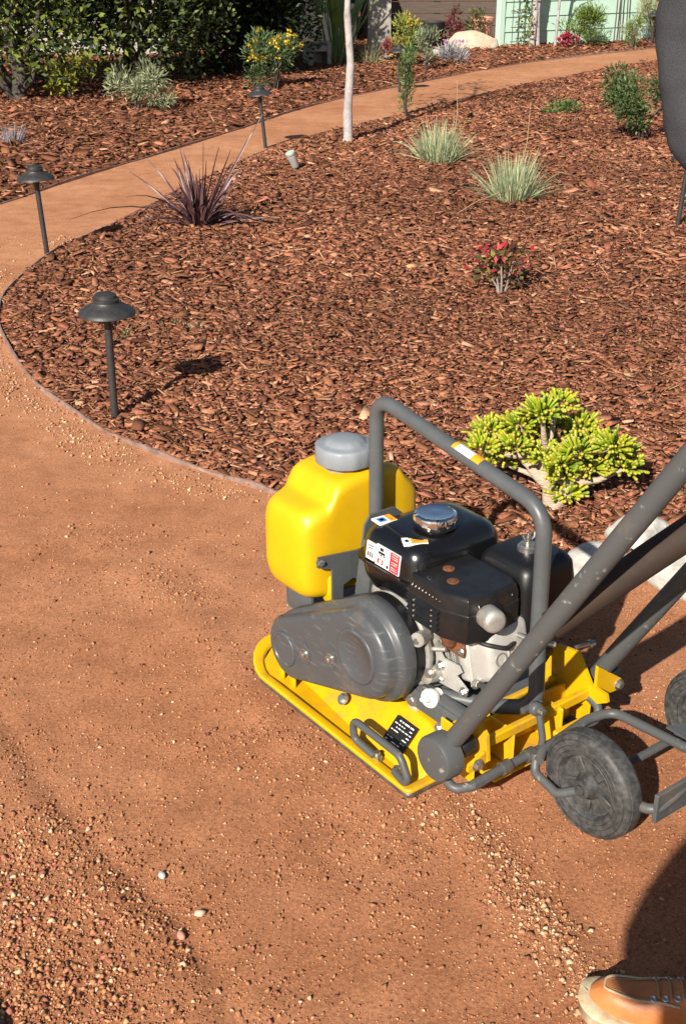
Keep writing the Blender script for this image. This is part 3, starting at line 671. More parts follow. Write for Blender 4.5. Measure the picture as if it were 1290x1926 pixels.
for x, y in ((-.158, .045), (-.205, .075)):
    b = B(); b.lathe([(.013, 0), (.013, .0025), (.009, .004), (.006, .003), (.006, .0055), (.002, .006)], (x, y, .430), (0, 0, 1), 16, False); b.build('screw', 'rust', mf)
b = B(); b.lathe([(.025, 0), (.025, .036), (.023, .043), (.017, .047), (.006, .048)], (-.292, .062, .388), (-.94, .30, .14), 26); b.build('exhaust_outlet', 'alu', mf, 45)
b = B(); b.lathe([(.036, 0), (.036, .006), (.030, .008), (.030, .004)], (-.288, .062, .388), (-.94, .30, .14), 26); b.build('outlet_flange', 'blackmuf', mf, 40)

# air cleaner
def ac(e, z, r=.025): return rr_loop(-.302 - e, -.140 + e, -.200 - e, -.040 + e, r, z)
b = B(); b.loft([ac(-.004, .285), ac(.004, .300), ac(.004, .318), ac(-.001, .320), ac(-.002, .40), ac(-.006, .432), ac(-.014, .446), ac(-.026, .452, .02)])
acl = b.build('air_cleaner', 'blackplastic', PC, 45)
b = B(); b.lathe([(.022, 0), (.022, .008), (.017, .010), (.017, .014), (.007, .015), (.007, .030), (.004, .031), (.004, .040)], (-.222, -.118, .452), (0, 0, 1), 18)
for s in (-1, 1): b.tube([(-.222, -.118 + s * .004, .470), (-.222 - .004, -.118 + s * .014, .480), (-.222, -.118 + s * .018, .490), (-.222, -.118 + s * .012, .488)], .003, 8)
b.build('wing_nut', 'zinc', acl)
b = B(); b.box(-.30, -.20, -.055, -.02, .275, .31, .008, 2); b.tube(fillet([(-.29, -.03, .30), (-.33, -.045, .29), (-.335, -.09, .27), (-.31, -.11, .25)], .02), .009, 10); b.build('carburettor', 'blackplastic', PC)
b = B(); b.tube(fillet([(-.30, -.02, .318), (-.335, -.03, .315), (-.345, -.06, .305), (-.36, -.075, .30)], .012), .006, 10); b.lathe([(.009, 0), (.009, .02)], (-.325, -.028, .31), (-.5, -.6, .1), 10); b.build('throttle_link', 'zinc', PC)
b = B(); b.lathe([(.004, 0), (.004, .03), (.009, .031), (.009, .038), (.006, .039), (.006, .046)], (-.365, -.13, .275), (-.35, -.9, .1), 10); b.build('adjuster_nut', 'zinc', PC)

# roll bar over the engine
b = B()
b.tube(fillet([(.135, 0, .16), (.140, 0, .40), (.143, 0, .716), (-.372, 0, .632), (-.378, 0, .36), (-.392, .004, .195), (-.30, .03, .160), (-.20, .09, .158)], [0, .02, .052, .070, .03, .10, .04, 0], 10), .0165, 16)
rb = b.build('roll_bar', 'grey', PC, 60)
b = B()     # warning band wrapped over the top tube
p0, p1 = Vector((-.114, 0, .674)), Vector((-.195, 0, .661))
def halfband(f0, f1, r):
    L_ = []
    t = (p1 - p0).normalized(); w = Vector((0, 1, 0)); u = w.cross(t)
    for f in (f0, f1): L_.append([p0.lerp(p1, f) + (w * math.cos(q) + u * math.sin(q)) * r for q in [R(38 + 92 * k / 10) for k in range(11)]])
    b.loft(L_, False, False, False)
halfband(0, 1, .0171); nf = len(b.bm.faces); halfband(.0, .13, .0174); halfband(.70, 1, .0174)
for i, f in enumerate(b.bm.faces): f.material_index = 1 if i >= nf else 0
b.build('warning_label', ['white', 'orange'], rb, 60)
b = B()
pl = [(0, -.055, .165), (0, .078, .165), (0, .078, .27), (0, .055, .43), (0, .040, .452), (0, -.03, .452), (0, -.055, .43)]
b.loft([[(x, p[1], p[2]) for p in pl] for x in (.110, .116)])
b.loft([[(x, y, z) for y, z in ((.078, .17), (.078, .27), (.062, .40), (.066, .27))] for x in (.07, .113)])
b.build('mounting_bracket', 'grey', PC, 30)

# water tank -----------------------------------------------------------------
def tl(y, x0, x1, z0, z1, r):
    out = []
    for cx, cz, a0 in ((x1 - r, z1 - r, 0), (x0 + r, z1 - r, 90), (x0 + r, z0 + r, 180), (x1 - r, z0 + r, 270)):
        for k in range(6): q = R(a0 + 18 * k); out.append((cx + r * math.cos(q), y, cz + r * math.sin(q)))
    return out
b = B()
b.loft([tl(.184, .235, .285, .320, .390, .024), tl(.183, .210, .305, .292, .415, .035), tl(.179, .190, .325, .268, .438, .045), tl(.171, .175, .338, .248, .455, .044), tl(.152, .166, .345, .238, .463, .038),
        tl(.118, .163, .348, .236, .468, .030), tl(.108, .163, .348, .236, .472, .026), tl(.092, .163, .348, .237, .506, .026), tl(.082, .163, .348, .238, .517, .026), tl(.03, .163, .348, .238, .527, .024),
        tl(-.05, .163, .348, .238, .527, .024), tl(-.090, .163, .348, .238, .520, .024), tl(-.100, .163, .348, .238, .506, .022), tl(-.112, .164, .348, .240, .490, .024), tl(-.14, .168, .344, .250, .470, .03), tl(-.155, .178, .338, .27, .45, .035), tl(-.162, .20, .32, .30, .42, .03)])
wt = b.build('water_tank', 'tankyellow', PC, 60)
sb = wt.modifiers.new('sub', 'SUBSURF'); sb.levels = 1; sb.render_levels = 1
b = B(); b.box(.155, .19, .085, .120, .225, .30, .01, 2); b.build('tank_foot', 'tankyellow', wt)
b = B(); nb_ = 48
b.lathe([(.050, -.006), (.050, .010), (.068, .0105), (.070, .014), (.070, .046), (.067, .051), (.062, .053), (.050, .0535), (.047, .056), (.042, .062), (.030, .066), (.010, .068)], (.240, .012, .525), (0, 0, 1), nb_, True, True, lambda k: 1 - .022 * (1 if k % 4 in (1, 2) else 0))
b.build('tank_cap', 'capgrey', wt, 40)
b = B()      # saddle bracket behind the tank
pl = [(.205, .335), (.205, .372), (.17, .385), (.03, .368), (-.20, .368), (-.20, .335), (.05, .30), (.09, .235), (.155, .22)]
pl = [(.150, .215), (.205, .345), (.175, .366), (-.20, .352), (-.20, .22), (.07, .22), (.075, .29), (.10, .285), (.105, .215)]
pl = [(.118, .222), (.120, .325), (.160, .340), (.158, .366), (.05, .352), (-.15, .352), (-.15, .25), (-.05, .25), (.02, .26), (.06, .285), (.088, .275), (.090, .222)]
b.loft([[(x, p[0], p[1]) for p in pl] for x in (.146, .152)]); b.box(.10, .30, -.16, .13, .172, .178, .002, 1); b.box(.20, .30, .135, .14, .172, .235, .006, 2); b.box(.112, .15, -.05, .08, .17, .24, .004, 1)
for y in (-.15, .15): b.box(.14, .20, y - .015, y + .015, .08, .175, .004, 1)
b.build('tank_bracket', 'grey', PC, 30)
b = B(); bolt(b, (.150, .150, .352), (-1, .3, 0), .008); b.build('bolt', 'zinc', PC)

# handle ----------------------------------------------------------------------
HX, HZ, SL = -.355, .160, 1.66
def hpt(z, y): return (HX - (z - HZ) / SL, y, z)
pts = [hpt(.165, .222), hpt(1.0, .20), (HX - (1.0 - HZ) / SL - .07, .195, 1.05), (HX - (1.0 - HZ) / SL - .07, -.195, 1.05), hpt(1.0, -.20), hpt(.185, -.205)]
b = B(); b.tube(fillet(pts, [0, .09, .06, .06, .09, 0], 8), .0195, 18); hn = b.build('handle', 'greyscuff', PC, 60)
b = B(); b.tube([hpt(.555, .205), (-.69, .07, .69), (-.80, -.2, .86)], .026, 16, radii=[.026, .028, .030]); b.build('dark_tube', 'brown', hn, 60)  # dark brown tube along a band of unclear nature
for s, yy in ((1, .238), (-1, -.225)):
    b = B(); cx, cz = -.366, .165
    if s > 0: b.lathe([(.044, 0), (.048, .004), (.048, .040), (.045, .045), (.040, .046)], (cx, .216, cz), (0, 1, 0), 32)
    else: b.lathe([(.030, 0), (.030, .04)], (cx, -.245, cz), (0, 1, 0), 24)
    b.build('pivot_boss', 'greyscuff', hn, 40)
    b = B(); b.lathe([(.020, 0), (.024, .006), (.024, .038), (.020, .044)], (cx - .012, .172 if s > 0 else -.205, cz + .012), (0, s, 0), 20); b.build('rubber_mount', 'rubberdark', hn, 40)
b = B(); b.tube(fillet([(-.366, .235, .118), (-.405, .235, .105), (-.425, .20, .110), (-.425, .12, .118)], .02), .010, 10); b.build('stop_rod', 'greyscuff', hn, 60)
# yellow rear crossmember
b = B()
def plx(pts, x0, x1): b.loft([[(x, p[0], p[1]) for p in pts] for x in (x0, x1)])
def ply(pts, y0, y1): b.loft([[(p[0], y, p[1]) for p in pts] for y in (y0, y1)])
b.box(-.39, -.375, -.19, .15, .148, .172, .003, 1)
b.box(-.375, -.27, .15, .156, .06, .17, .003, 1); b.box(-.375, -.25, -.19, -.184, .06, .18, .003, 1)
ply([(-.30, .06), (-.392, .12), (-.415, .142), (-.408, .200), (-.385, .222), (-.35, .215), (-.33, .17), (-.27, .11)], .150, .158)
plx([(.158, .125), (.205, .135), (.205, .150), (.162, .165)], -.412, -.404)
ply([(-.25, .07), (-.392, .135), (-.44, .165), (-.435, .182), (-.392, .185), (-.35, .245), (-.29, .235), (-.25, .15)], -.168, -.160)
plx([(-.164, .155), (-.235, .150), (-.252, .165), (-.240, .178), (-.164, .235)], -.405, -.397)
b.box(-.40, -.29, -.13, .12, .062, .070, .002, 1); b.box(-.325, -.315, -.18, .15, .07, .155, .002, 1)
b.box(-.40, -.315, -.075, -.066, .07, .165, .003, 1); b.box(-.39, -.30, .055, .062, .07, .16, .003, 1)
b.box(-.415, -.40, -.14, -.04, .085, .125, .004, 1)
b.box(-.30, -.285, -.17, .14, .10, .16, .004, 1)
b.build('rear_bracket', 'yellow', PC, 30)
bolts(PC, [((-.412, .183, .145), (-1, .1, 0), .009), ((-.405, -.235, .164), (-1, 0, 0), .009), ((-.40, -.10, .105), (-1, 0, 0), .008)])
# cross rod, latch and transport wheels
b = B(); b.tube(fillet([(-.425, .205, .115), (-.425, .13, .118), (-.425, -.150, .118), (-.415, -.165, .14), (-.385, -.165, .15)], .018), .0095, 12); b.build('cross_rod', 'greyscuff', PC, 60)
for y in (.106, .038): b = B(); b.lathe([(.014, 0), (.014, .022)], (-.425, y, .118), (0, 1, 0), 14); b.build('rod_collar', 'steel', PC)
b = B(); b.tube([(-.428, .020, .118), (-.432, .022, .150), (-.420, .024, .205), (-.414, .024, .212)], .0075, 10); b.lathe([(.013, 0), (.015, .004), (.015, .016), (.012, .02)], (-.402, .026, .212), (-1, .1, .1), 14)
b.lathe([(.007, 0), (.007, .05)], (-.40, .052, .212), (0, -1, 0), 10); lt = b.build('latch', 'greyscuff', PC, 60)
b = B(); bolt(b, (-.424, .025, .213), (-1, .1, .1), .007); b.build('bolt', 'zinc', lt)
b = B()
b.tube(fillet([(-.455, .052, .120), (-.440, .028, .128), (-.428, -.120, .135), (-.445, -.176, .140), (-.700, -.178, .160), (-.705, .0, .125), (-.62, .0, .115)], [0, .02, .05, .04, .05, .03, 0], 8), .0105, 12)
b.tube(fillet([(-.440, .045, .124), (-.452, .06, .095), (-.52, .065, .085), (-.565, .04, .112)], .02), .0095, 12)
b.tube([(-.565, .05, .115), (-.565, -.35, .115)], .009, 12)
fr = b.build('wheel_frame', 'greyscuff', PC, 60)
b = B(); b.loft([[(-.575, -.185, z), (-.60, -.255, z), (-.71, -.255, z), (-.71, -.185, z)] for z in (.166, .170)]); b.box(-.71, -.70, -.17, .0, .10, .165, .002, 1); b.build('frame_plate', 'greyscuff', fr)
def wheel(y, s):
    b = B(); r = .113
    prof = [(.070, -.024), (.080, -.0265), (.098, -.0255), (.106, -.022), (.110, -.017), (.1105, -.0135), (.1125, -.013), (.1135, -.006), (.1135, .006), (.1125, .013), (.1105, .0135), (.110, .017), (.106, .022), (.098, .0255), (.080, .0265), (.070, .024)]
    b.lathe(prof, (-.565, y, .115), (0, s, 0), 48, False, False); t = b.build('wheel', 'rubber', PC, 40)
    b = B()
    b.lathe([(.072, -.022), (.072, .022), (.068, .0245), (.066, .022), (.063, .012), (.045, .008), (.030, .010), (.028, .018), (.020, .026), (.019, .034), (.011, .035), (.011, .042), (.004, .043)], (-.565, y, .115), (0, s, 0), 40)
    for k in range(5):
        q = 2 * math.pi * k / 5 + .3; xf = Matrix.Translation((-.565, y, .115)) @ Matrix.Rotation(q, 4, 'Y'); b.box(.026, .066, -.009, .009, -.003, .003, .002, 1, xf @ Matrix.Rotation(R(90), 4, 'X') @ Matrix.Translation((0, 0, -s * .012)))
    for rr_ in (.078, .088, .100): b.lathe([(rr_ - .0015, .0245), (rr_, .0280), (rr_ + .0015, .0245)], (-.565, y, .115), (0, s, 0), 40, False, False)
    b.build('rim', 'rubber', t, 40)
wheel(.014, 1); wheel(-.352, 1)

# ================================================================== border stones
def boulder(name, loc, sx, sy, sz, m, label, seed, cat='boulder', rz=0, group=None):
    g = random.Random(seed); b = B(); bmesh.ops.create_icosphere(b.bm, subdivisions=4, radius=1)
    offs = [Vector((g.uniform(-1, 1), g.uniform(-1, 1), g.uniform(-1, 1))).normalized() for _ in range(9)]
    cut = [g.uniform(.72, .95) for _ in offs]
    for v in b.bm.verts:
        p = v.co.copy()
        for o_, c_ in zip(offs, cut):
            h = p.dot(o_)
            if h > c_: p -= o_ * (h - c_) * .8
        n = p.normalized()
        p *= 1 + .03 * math.sin(7 * n.x + seed) * math.sin(6 * n.y + 1) + .02 * math.sin(13 * n.z + 3 * n.x)
        v.co = Vector((p.x * sx, p.y * sy, p.z * sz))
    o = b.build(name, m, smooth=70, loc=(loc[0], loc[1], sz * .42)); o.rotation_euler = (0, 0, rz); return tag(o, label, cat, group)
boulder('boulder', (.70, 3.07), .105, .10, .066, 'stone', 'pale round border stone tucked behind the black air cleaner', 1)
boulder('boulder', (.86, 3.26), .10, .085, .068, 'stone', 'rounded white border stone set deepest into the mulch', 2)
boulder('boulder', (.99, 3.02), .17, .13, .080, 'stone', 'largest speckled grey granite border stone behind the handle bars', 3, rz=-.4)
boulder('boulder', (1.27, 2.88), .16, .12, .078, 'stone', 'pale granite border stone past the largest one', 4)
boulder('boulder', (1.22, 3.18), .10, .09, .07, 'buffstone', 'buff border stone at the back of the granite stones', 5)

# ================================================================== path lights
def path_light(x, y, label, tilt=(0, 0), h=1.0):
    t = thing('path_light', label, 'garden light', (x, y, 0)); t.rotation_euler = (tilt[0], tilt[1], 0); t.scale = (1.03, 1.03, 1.03)
    b = B(); b.lathe([(.0135, -.12), (.0135, .37 * h), (.0165, .372 * h), (.0165, .385 * h)], n=16); b.build('post', 'lamp', t, 40)
    b = B(); b.lathe([(.0165, .372), (.019, .385), (.026, .405), (.030, .418)], n=20); b.build('socket', 'lamp', t, 50)
    b = B(); b.lathe([(.030, .4175), (.060, .410), (.094, .400), (.0975, .3995), (.097, .4030), (.088, .4135), (.066, .4270), (.046, .4350), (.044, .442)], n=36, cap0=True); sh = b.build('shade', 'lamp', t, 60)
    b = B(); b.lathe([(.044, .441), (.0455, .446), (.0455, .452), (.037, .454), (.036, .464), (.031, .468), (.012, .471)], n=28); b.build('finial', 'lamp', sh, 40)
path_light(-.825, 4.235, 'black mushroom path light at the bed edge where its shade falls on the bark', (.0, .005))
path_light(-1.61, 6.75, 'black path light on the bed edge beside the tan path, next to the purple flax', (0, -.05))
path_light(-.62, 10.31, 'black path light on the bed edge between the flax and the slender pale trunk', (0, -.09))
path_light(.60, 13.9, 'thin path light across the path, behind the narrow green upright plant', (0, -.03), 1)
path_light(1.955, 7.33, 'path light whose post stands below the charcoal sleeve', (0, .06))
path_light(4.5, 19.4, 'small path light at the far end of the path before the mint house', (0, 0))

# small spotlight
t = thing('spotlight', 'small silver bullet spotlight staked in the bark', 'garden light', (-.34, 9.21, 0))
b = B(); b.lathe([(.010, -.1), (.010, .05)], n=10); b.build('stake', 'lamp', t)
b = B(); b.lathe([(.024, 0), (.030, .01), (.032, .10), (.036, .104), (.036, .118)], (.0, .0, .045), (-.35, -.25, .9), 18); b.build('housing', 'alulight', t, 40)
b = B(); b.lathe([(.031, 0), (.031, .003)], Vector((.0, .0, .045)) + Vector((-.35, -.25, .9)).normalized() * .117, (-.35, -.25, .9), 18); b.build('lens', 'lens', t, 40)

# ================================================================== plants
def nrm(v): return v / (np.linalg.norm(v, axis=-1, keepdims=True) + 1e-9)
def leaf_geo(P, D, L, Wd, col, g, bend=.25):
    n = len(P); D = nrm(D); s = nrm(np.cross(D, g.normal(0, 1, (n, 3)))); nn = np.cross(D, s)
    L = np.broadcast_to(L, n)[:, None]; Wd = np.broadcast_to(Wd, n)[:, None]
    V = np.stack([P, P + D * L * .5 + s * Wd / 2 + nn * L * bend * .25, P + D * L - nn * L * bend * .4, P + D * L * .5 - s * Wd / 2 + nn * L * bend * .25], 1).reshape(-1, 3)
    return V, np.arange(4 * n), np.repeat(col, 4, 0)
def leafy(name, parent, P, D, L, Wd, col, g, m='leaf', bend=.25):
    V, lo, c = leaf_geo(P, D, L, Wd, col, g, bend)
    o = mobj(name, raw_mesh(name, V, 4, lo, c), m, parent, 0); o['kind'] = 'stuff'; return o
def pick(g, pal, n, jit=.2): 
    pal = np.array(pal); return np.clip(pal[g.integers(0, len(pal), n)] * g.uniform(1 - jit, 1 + jit, (n, 1)), .004, .9)
def blade_geo(base, direc, length, width, droop, g, seg=5):
    """ribbons: base (n,3), direc (n,3) -> quads"""
    n = len(base); D = nrm(direc); side = nrm(np.cross(D, np.array([0, 0, 1.0])) + 1e-6); 
    side = nrm(side + .6 * np.cross(D, g.normal(0, 1, (n, 3))))
    L = length[:, None]; rows = []
    for k in range(seg + 1):
        f = k / seg; p = base + D * L * f; horiz = D * np.array([1, 1, 0])
        p = p + horiz * L * droop[:, None] * f ** 2 * .6; p[:, 2] -= (L[:, 0] * droop * f ** 2.2) * .8
        w = width[:, None] * (1 - f) ** .6 * .5 if k else width[:, None] * .4
        rows.append((p - side * w, p + side * w))
    V = np.stack([np.stack(r, 1) for r in rows], 1).reshape(n, -1, 3)
    f = np.array([[2 * k, 2 * k + 1, 2 * k + 3, 2 * k + 2] for k in range(seg)])
    loops = (f[None] + (np.arange(n) * 2 * (seg + 1))[:, None, None]).ravel()
    return V.reshape(-1, 3), loops, 2 * (seg + 1)
def stem(b, pts, r0, r1, n=8):
    m_ = len(pts); b.tube(pts, r0, n, True, [r0 + (r1 - r0) * i / (m_ - 1) for i in range(m_)])

def grass_tuft(name, label, cat, loc, n, h, spread, pal, seed, width=.005, droop=.6, group=None, part='blades'):
    g = np.random.default_rng(seed); t = thing(name, label, cat, (*loc, 0), 0, group)
    an = g.uniform(0, 2 * np.pi, n); le = np.abs(g.normal(0, .46, n)); base = np.column_stack([np.cos(an), np.sin(an), np.zeros(n)]) * (g.random((n, 1)) ** .5) * spread * .28
    base[:, 2] = .0
    D = np.column_stack([np.cos(an) * np.sin(le), np.sin(an) * np.sin(le), np.cos(le)])
    V, lo, k = blade_geo(base, D, h * g.uniform(.45, 1.12, n), width * g.uniform(.6, 1.3, n), droop * g.uniform(.1, 1.1, n), g)
    V[:, 2] = np.maximum(V[:, 2], .004)
    o = mobj(part, raw_mesh(part, V, 4, lo, np.repeat(pick(g, pal, n), k, 0)), 'leaf', t, 0); o['kind'] = 'stuff'; return t
BLUE = [(.36, .42, .24), (.44, .49, .30), (.50, .52, .31), (.26, .33, .19), (.56, .50, .31)]
grass_tuft('fescue_grass', 'pale blue green grass tuft beside the slender trunk, with straw blades drooping', 'grass', (.71, 9.5), 520, .40, .42, BLUE, 1, .008, .5)
grass_tuft('fescue_grass', 'dense pale blue green grass tuft with stray dry stalks on the bark', 'grass', (1.09, 8.12), 640, .37, .36, BLUE, 2, .007, .4)
grass_tuft('lavender_tuft', 'small grey lilac tuft on the bark across the path', 'plant', (-2.68, 10.45), 160, .20, .28, [(.32, .30, .36), (.42, .40, .46), (.24, .24, .24)], 3, .007, .3)
for i, (x0, y0, z0, x1, y1, z1, l) in enumerate([(1.0, 8.0, .1, .62, 7.55, .02, 'dry straw stalk slanting out of the dense grass tuft'), (1.12, 8.15, .1, 1.18, 8.2, .62, 'upright dry flower stalk in the dense grass tuft'), (1.66, 6.8, .03, 2.15, 5.9, .05, 'long dry stalk lying across the bark'), (.82, 9.6, .1, .84, 9.7, .60, 'upright dry flower stalk in the tuft by the trunk')]):
    b = B(); b.tube([(x0, y0, z0), ((x0 + x1) / 2 + .02, (y0 + y1) / 2, (z0 + z1) / 2 + .03), (x1, y1, z1)], .003, 6, True, [.0035, .003, .002]); tag(b.build('dry_stalk', 'straw', smooth=60), l, 'stalk')

# purple flax: every blade a part
g = np.random.default_rng(11)
t = thing('flax_plant', 'dark purple flax with sword shaped leaves on the inner bend of the path', 'plant', (-.85, 7.42, 0))
M['flax'] = mat('purple_flax_leaf', (.060, .026, .030), .42, col2=(.14, .070, .070), scale=5, mixlo=.4, mixhi=.75, stretch=(6, 6, 1), bump=.1, bscale=100)
for k in range(92):
    an = g.uniform(0, 6.283); le = abs(g.normal(0, .42)); L = g.uniform(.24, .56); w = g.uniform(.008, .015); dr = g.uniform(.05, .8)
    if k == 0: an, le, L, dr = math.pi * 1.02, .95, .70, .55
    if k == 1: an, le, L, dr = .5, .55, .78, .05
    D = Vector((math.cos(an) * math.sin(le), math.sin(an) * math.sin(le), math.cos(le))); hz = Vector((D.x, D.y, 0))
    side = D.cross(Vector((0, 0, 1))); side = (side.normalized() if side.length > .05 else Vector((1, 0, 0))); side = (Matrix.Rotation(g.uniform(-1, 1), 3, D) @ side)
    nn = D.cross(side); base = Vector((math.cos(an), math.sin(an), 0)) * g.uniform(0, .05)
    b = B(); rows = []
    for i in range(8):
        f = i / 7; p = base + D * L * f + hz * L * dr * f * f * .6 - Vector((0, 0, L * dr * f ** 2.3 * .9)); ww = w * (.55 + .45 * min(1, f * 4)) * max(0.04, (1 - f ** 3)); p.z = max(p.z, .01)
        rows.append([p - side * ww + nn * .003, p - nn * .001, p + side * ww + nn * .003, p + nn * .0015])
    b.loft(rows); b.build('blade', 'flax', t, 60)

# finger leaved succulent
def tree_limb(b, pts, r0, r1): stem(b, fillet(pts, .05, 4), r0, r1, 10)
ST = thing('jade_succulent', 'bushy succulent with yellow green finger leaves and pale forked trunk', 'succulent', (.645, 3.50, 0))
clus = [(905, 805), (935, 865), (885, 835), (960, 790), (1000, 765), (1040, 750), (1020, 785), (985, 830), (1050, 805), (1010, 850), (1095, 795), (1075, 840), (1120, 825), (1150, 830), (1175, 850), (1140, 860), (1185, 875), (1060, 890), (1090, 905), (1110, 875), (1070, 935), (1045, 865), (950, 830), (1100, 850)]
CL = []
for i, (px, py) in enumerate(clus):
    dx = (px - 1040) / 690; dz = (962 - py) / 620 ; dy = g.uniform(-.09, .13); CL.append(Vector((dx, dy, max(.05, dz - dy * .35))))
b = B(); tree_limb(b, [(0, 0, -.03), (-.01, 0, .06), (-.035, .01, .15), (-.03, .0, .20)], .024, .017); tree_limb(b, [(.0, 0, .01), (.045, .0, .06), (.08, .01, .12)], .026, .014); tree_limb(b, [(-.015, 0, .08), (-.07, .01, .14), (-.12, .02, .19)], .020, .012); tree_limb(b, [(-.03, 0, .17), (.03, .02, .20), (.09, .02, .21)], .020, .011); b.build('trunk', 'succbark', ST, 70)
b = B()
for c_ in CL:
    j = Vector((-.03, 0, .19)) if c_.z > .16 else Vector((.06, .005, .09)); mid = j.lerp(c_, .5) + Vector((0, 0, -.015)); b.tube([j, mid, c_ * .97], .01, 7, True, [.014, .010, .006])
lm = b.build('limb', 'succbark', ST, 70); lm['kind'] = 'stuff'
fingers = []
for c_ in CL:
    for k in range(92):
        d_ = Vector(g.normal(0, 1, 3)); d_.normalize(); d_.z = d_.z * .7 + .5; d_.normalize()
        if d_.z < -.25: continue
        o_ = c_ + Vector((d_.x * .050, d_.y * .050, d_.z * .034)) * g.uniform(.35, 1.0); fingers.append((o_, d_, g.uniform(.018, .040), g.uniform(.0038, .0062)))
fm = []
for v_ in range(5):
    b = B(); bm_ = b.lathe([(.45, 0), (.75, .15), (.95, .5), (1.0, .8), (.90, .94), (.5, .985)], n=6)
    bmesh.ops.recalc_face_normals(b.bm, faces=b.bm.faces[:]); me = bpy.data.meshes.new('leaf'); b.bm.to_mesh(me); b.bm.free(); me.shade_smooth(); me.materials.append(M['succ'])
    at = me.color_attributes.new('Col', 'FLOAT_COLOR', 'POINT')
    bc = np.array([(.28, .36, .012), (.22, .32, .014), (.34, .38, .012), (.14, .23, .018), (.30, .34, .016)][v_]); tc_ = np.array([(.46, .41, .04), (.40, .41, .035), (.50, .41, .05), (.30, .36, .035), (.48, .37, .07)][v_])
    cc = np.ones((len(me.vertices), 4), np.float32)
    for i, v in enumerate(me.vertices): f = min(1, max(0, (v.co.z - .55) / .45)); cc[i, :3] = bc * (1 - f) + tc_ * f
    at.data.foreach_set('color', cc.ravel()); fm.append(me)
order = sorted(range(len(fingers)), key=lambda i: fingers[i][0].y - .8 * fingers[i][0].z)
rest = []
for r_, i in enumerate(order):
    o_, d_, L, w = fingers[i]; me = fm[int(g.integers(0, 5))]
    mw = Matrix.LocRotScale(o_, d_.to_track_quat('Z', 'Y'), Vector((w, w, L)))
    if r_ < 300:
        o = bpy.data.objects.new('leaf', me); C.objects.link(o); o.parent = ST; o.matrix_local = mw
    else: rest.append((me, mw))
VV = []; FF = []; CC = []; k0 = 0
for me, mw in rest:
    n = len(me.vertices); co = np.empty(n * 3, np.float32); me.vertices.foreach_get('co', co); co = co.reshape(-1, 3); m3 = np.array(mw)
    VV.append(co @ m3[:3, :3].T + m3[:3, 3]); c4 = np.empty(n * 4, np.float32); me.color_attributes['Col'].data.foreach_get('color', c4); CC.append(c4.reshape(-1, 4)[:, :3])
    FF += [[q + k0 for q in p.vertices] for p in me.polygons]; k0 += n
me = bpy.data.meshes.new('foliage'); me.from_pydata(np.vstack(VV).tolist(), [], FF); at = me.color_attributes.new('Col', 'FLOAT_COLOR', 'POINT')
c4 = np.ones((k0, 4), np.float32); c4[:, :3] = np.vstack(CC); at.data.foreach_set('color', c4.ravel())
o = mobj('foliage', me, 'succ', ST, 60); o['kind'] = 'stuff'

# generic leafy shrub
def shrub(name, label, cat, loc, rx, ry, h, n, L, Wd, pal, seed, stems=5, up=.35, group=None, clumps=9, z0=.08, flowers=None, stem_m='darkbark', sr=.012, bend=.25):
    g = np.random.default_rng(seed); t = thing(name, label, cat, (*loc, 0), 0, group)
    cc = np.column_stack([g.uniform(-1, 1, clumps) * rx * .7, g.uniform(-1, 1, clumps) * ry * .7, z0 + g.uniform(.15, .92, clumps) * (h - z0)])
    cr = g.uniform(.28, .5, clumps)
    k = g.integers(0, clumps, n); d_ = nrm(g.normal(0, 1, (n, 3))) * (g.random((n, 1)) ** .45)
    P = cc[k] + d_ * np.column_stack([cr[k] * rx, cr[k] * ry, cr[k] * h * .55]); P[:, 2] = np.clip(P[:, 2], .015, None)
    D = d_ + np.array([0, 0, up]) + g.normal(0, .35, (n, 3))
    tone = np.repeat(g.uniform(.75, 1.25, (clumps, 1)), 1, 1)[k]
    leafy('crown', t, P, D, L * g.uniform(.6, 1.25, n), Wd * g.uniform(.6, 1.25, n), np.clip(pick(g, pal, n) * tone, .004, .9), g, bend=bend)
    for i in range(stems):
        c_ = cc[i % clumps]; q = g.uniform(-.1, .1, 2) * np.array([rx, ry]); b = B()
        stem(b, [(q[0], q[1], -.03), (q[0] + c_[0] * .35, q[1] + c_[1] * .35, c_[2] * .5), (c_[0] * .9, c_[1] * .9, c_[2] * .98)], sr, sr * .4, 6); b.build('stem', stem_m, t, 60)
    if flowers:
        nf, fs, fpal, zf = flowers; b_ = g.integers(0, clumps, nf); P = cc[b_] + nrm(g.normal(0, 1, (nf, 3)) + np.array([0, -.4, .9])) * np.column_stack([cr[b_] * rx, cr[b_] * ry, cr[b_] * h * .55]) * 1.05
        P[:, 2] = np.clip(P[:, 2], h * zf, None); P = np.repeat(P, 9, 0); m_ = len(P)
        o = leafy('flowers', t, P + g.normal(0, fs * .25, (m_, 3)), g.normal(0, 1, (m_, 3)) + np.array([0, -.3, .6]), fs * .6, fs * .5, pick(g, fpal, m_), g, 'petal')
    return t
GREY = [(.22, .25, .13), (.31, .34, .20), (.38, .40, .25), (.15, .18, .09)]
GRN = [(.045, .085, .022), (.075, .13, .03), (.11, .17, .045), (.03, .06, .018)]
LGT = [(.16, .25, .05), (.22, .30, .07), (.11, .18, .04)]
shrub('sage_shrub', 'grey green shrub with narrow leaves on the far bark bed', 'shrub', (-1.95, 12.4), .30, .26, .40, 1500, .07, .012, GREY, 21, 6)
shrub('sage_seedling', 'tiny grey tuft next to the grey green shrub', 'plant', (-1.70, 12.25), .13, .12, .17, 260, .04, .008, GREY, 22, 2, sr=.004)
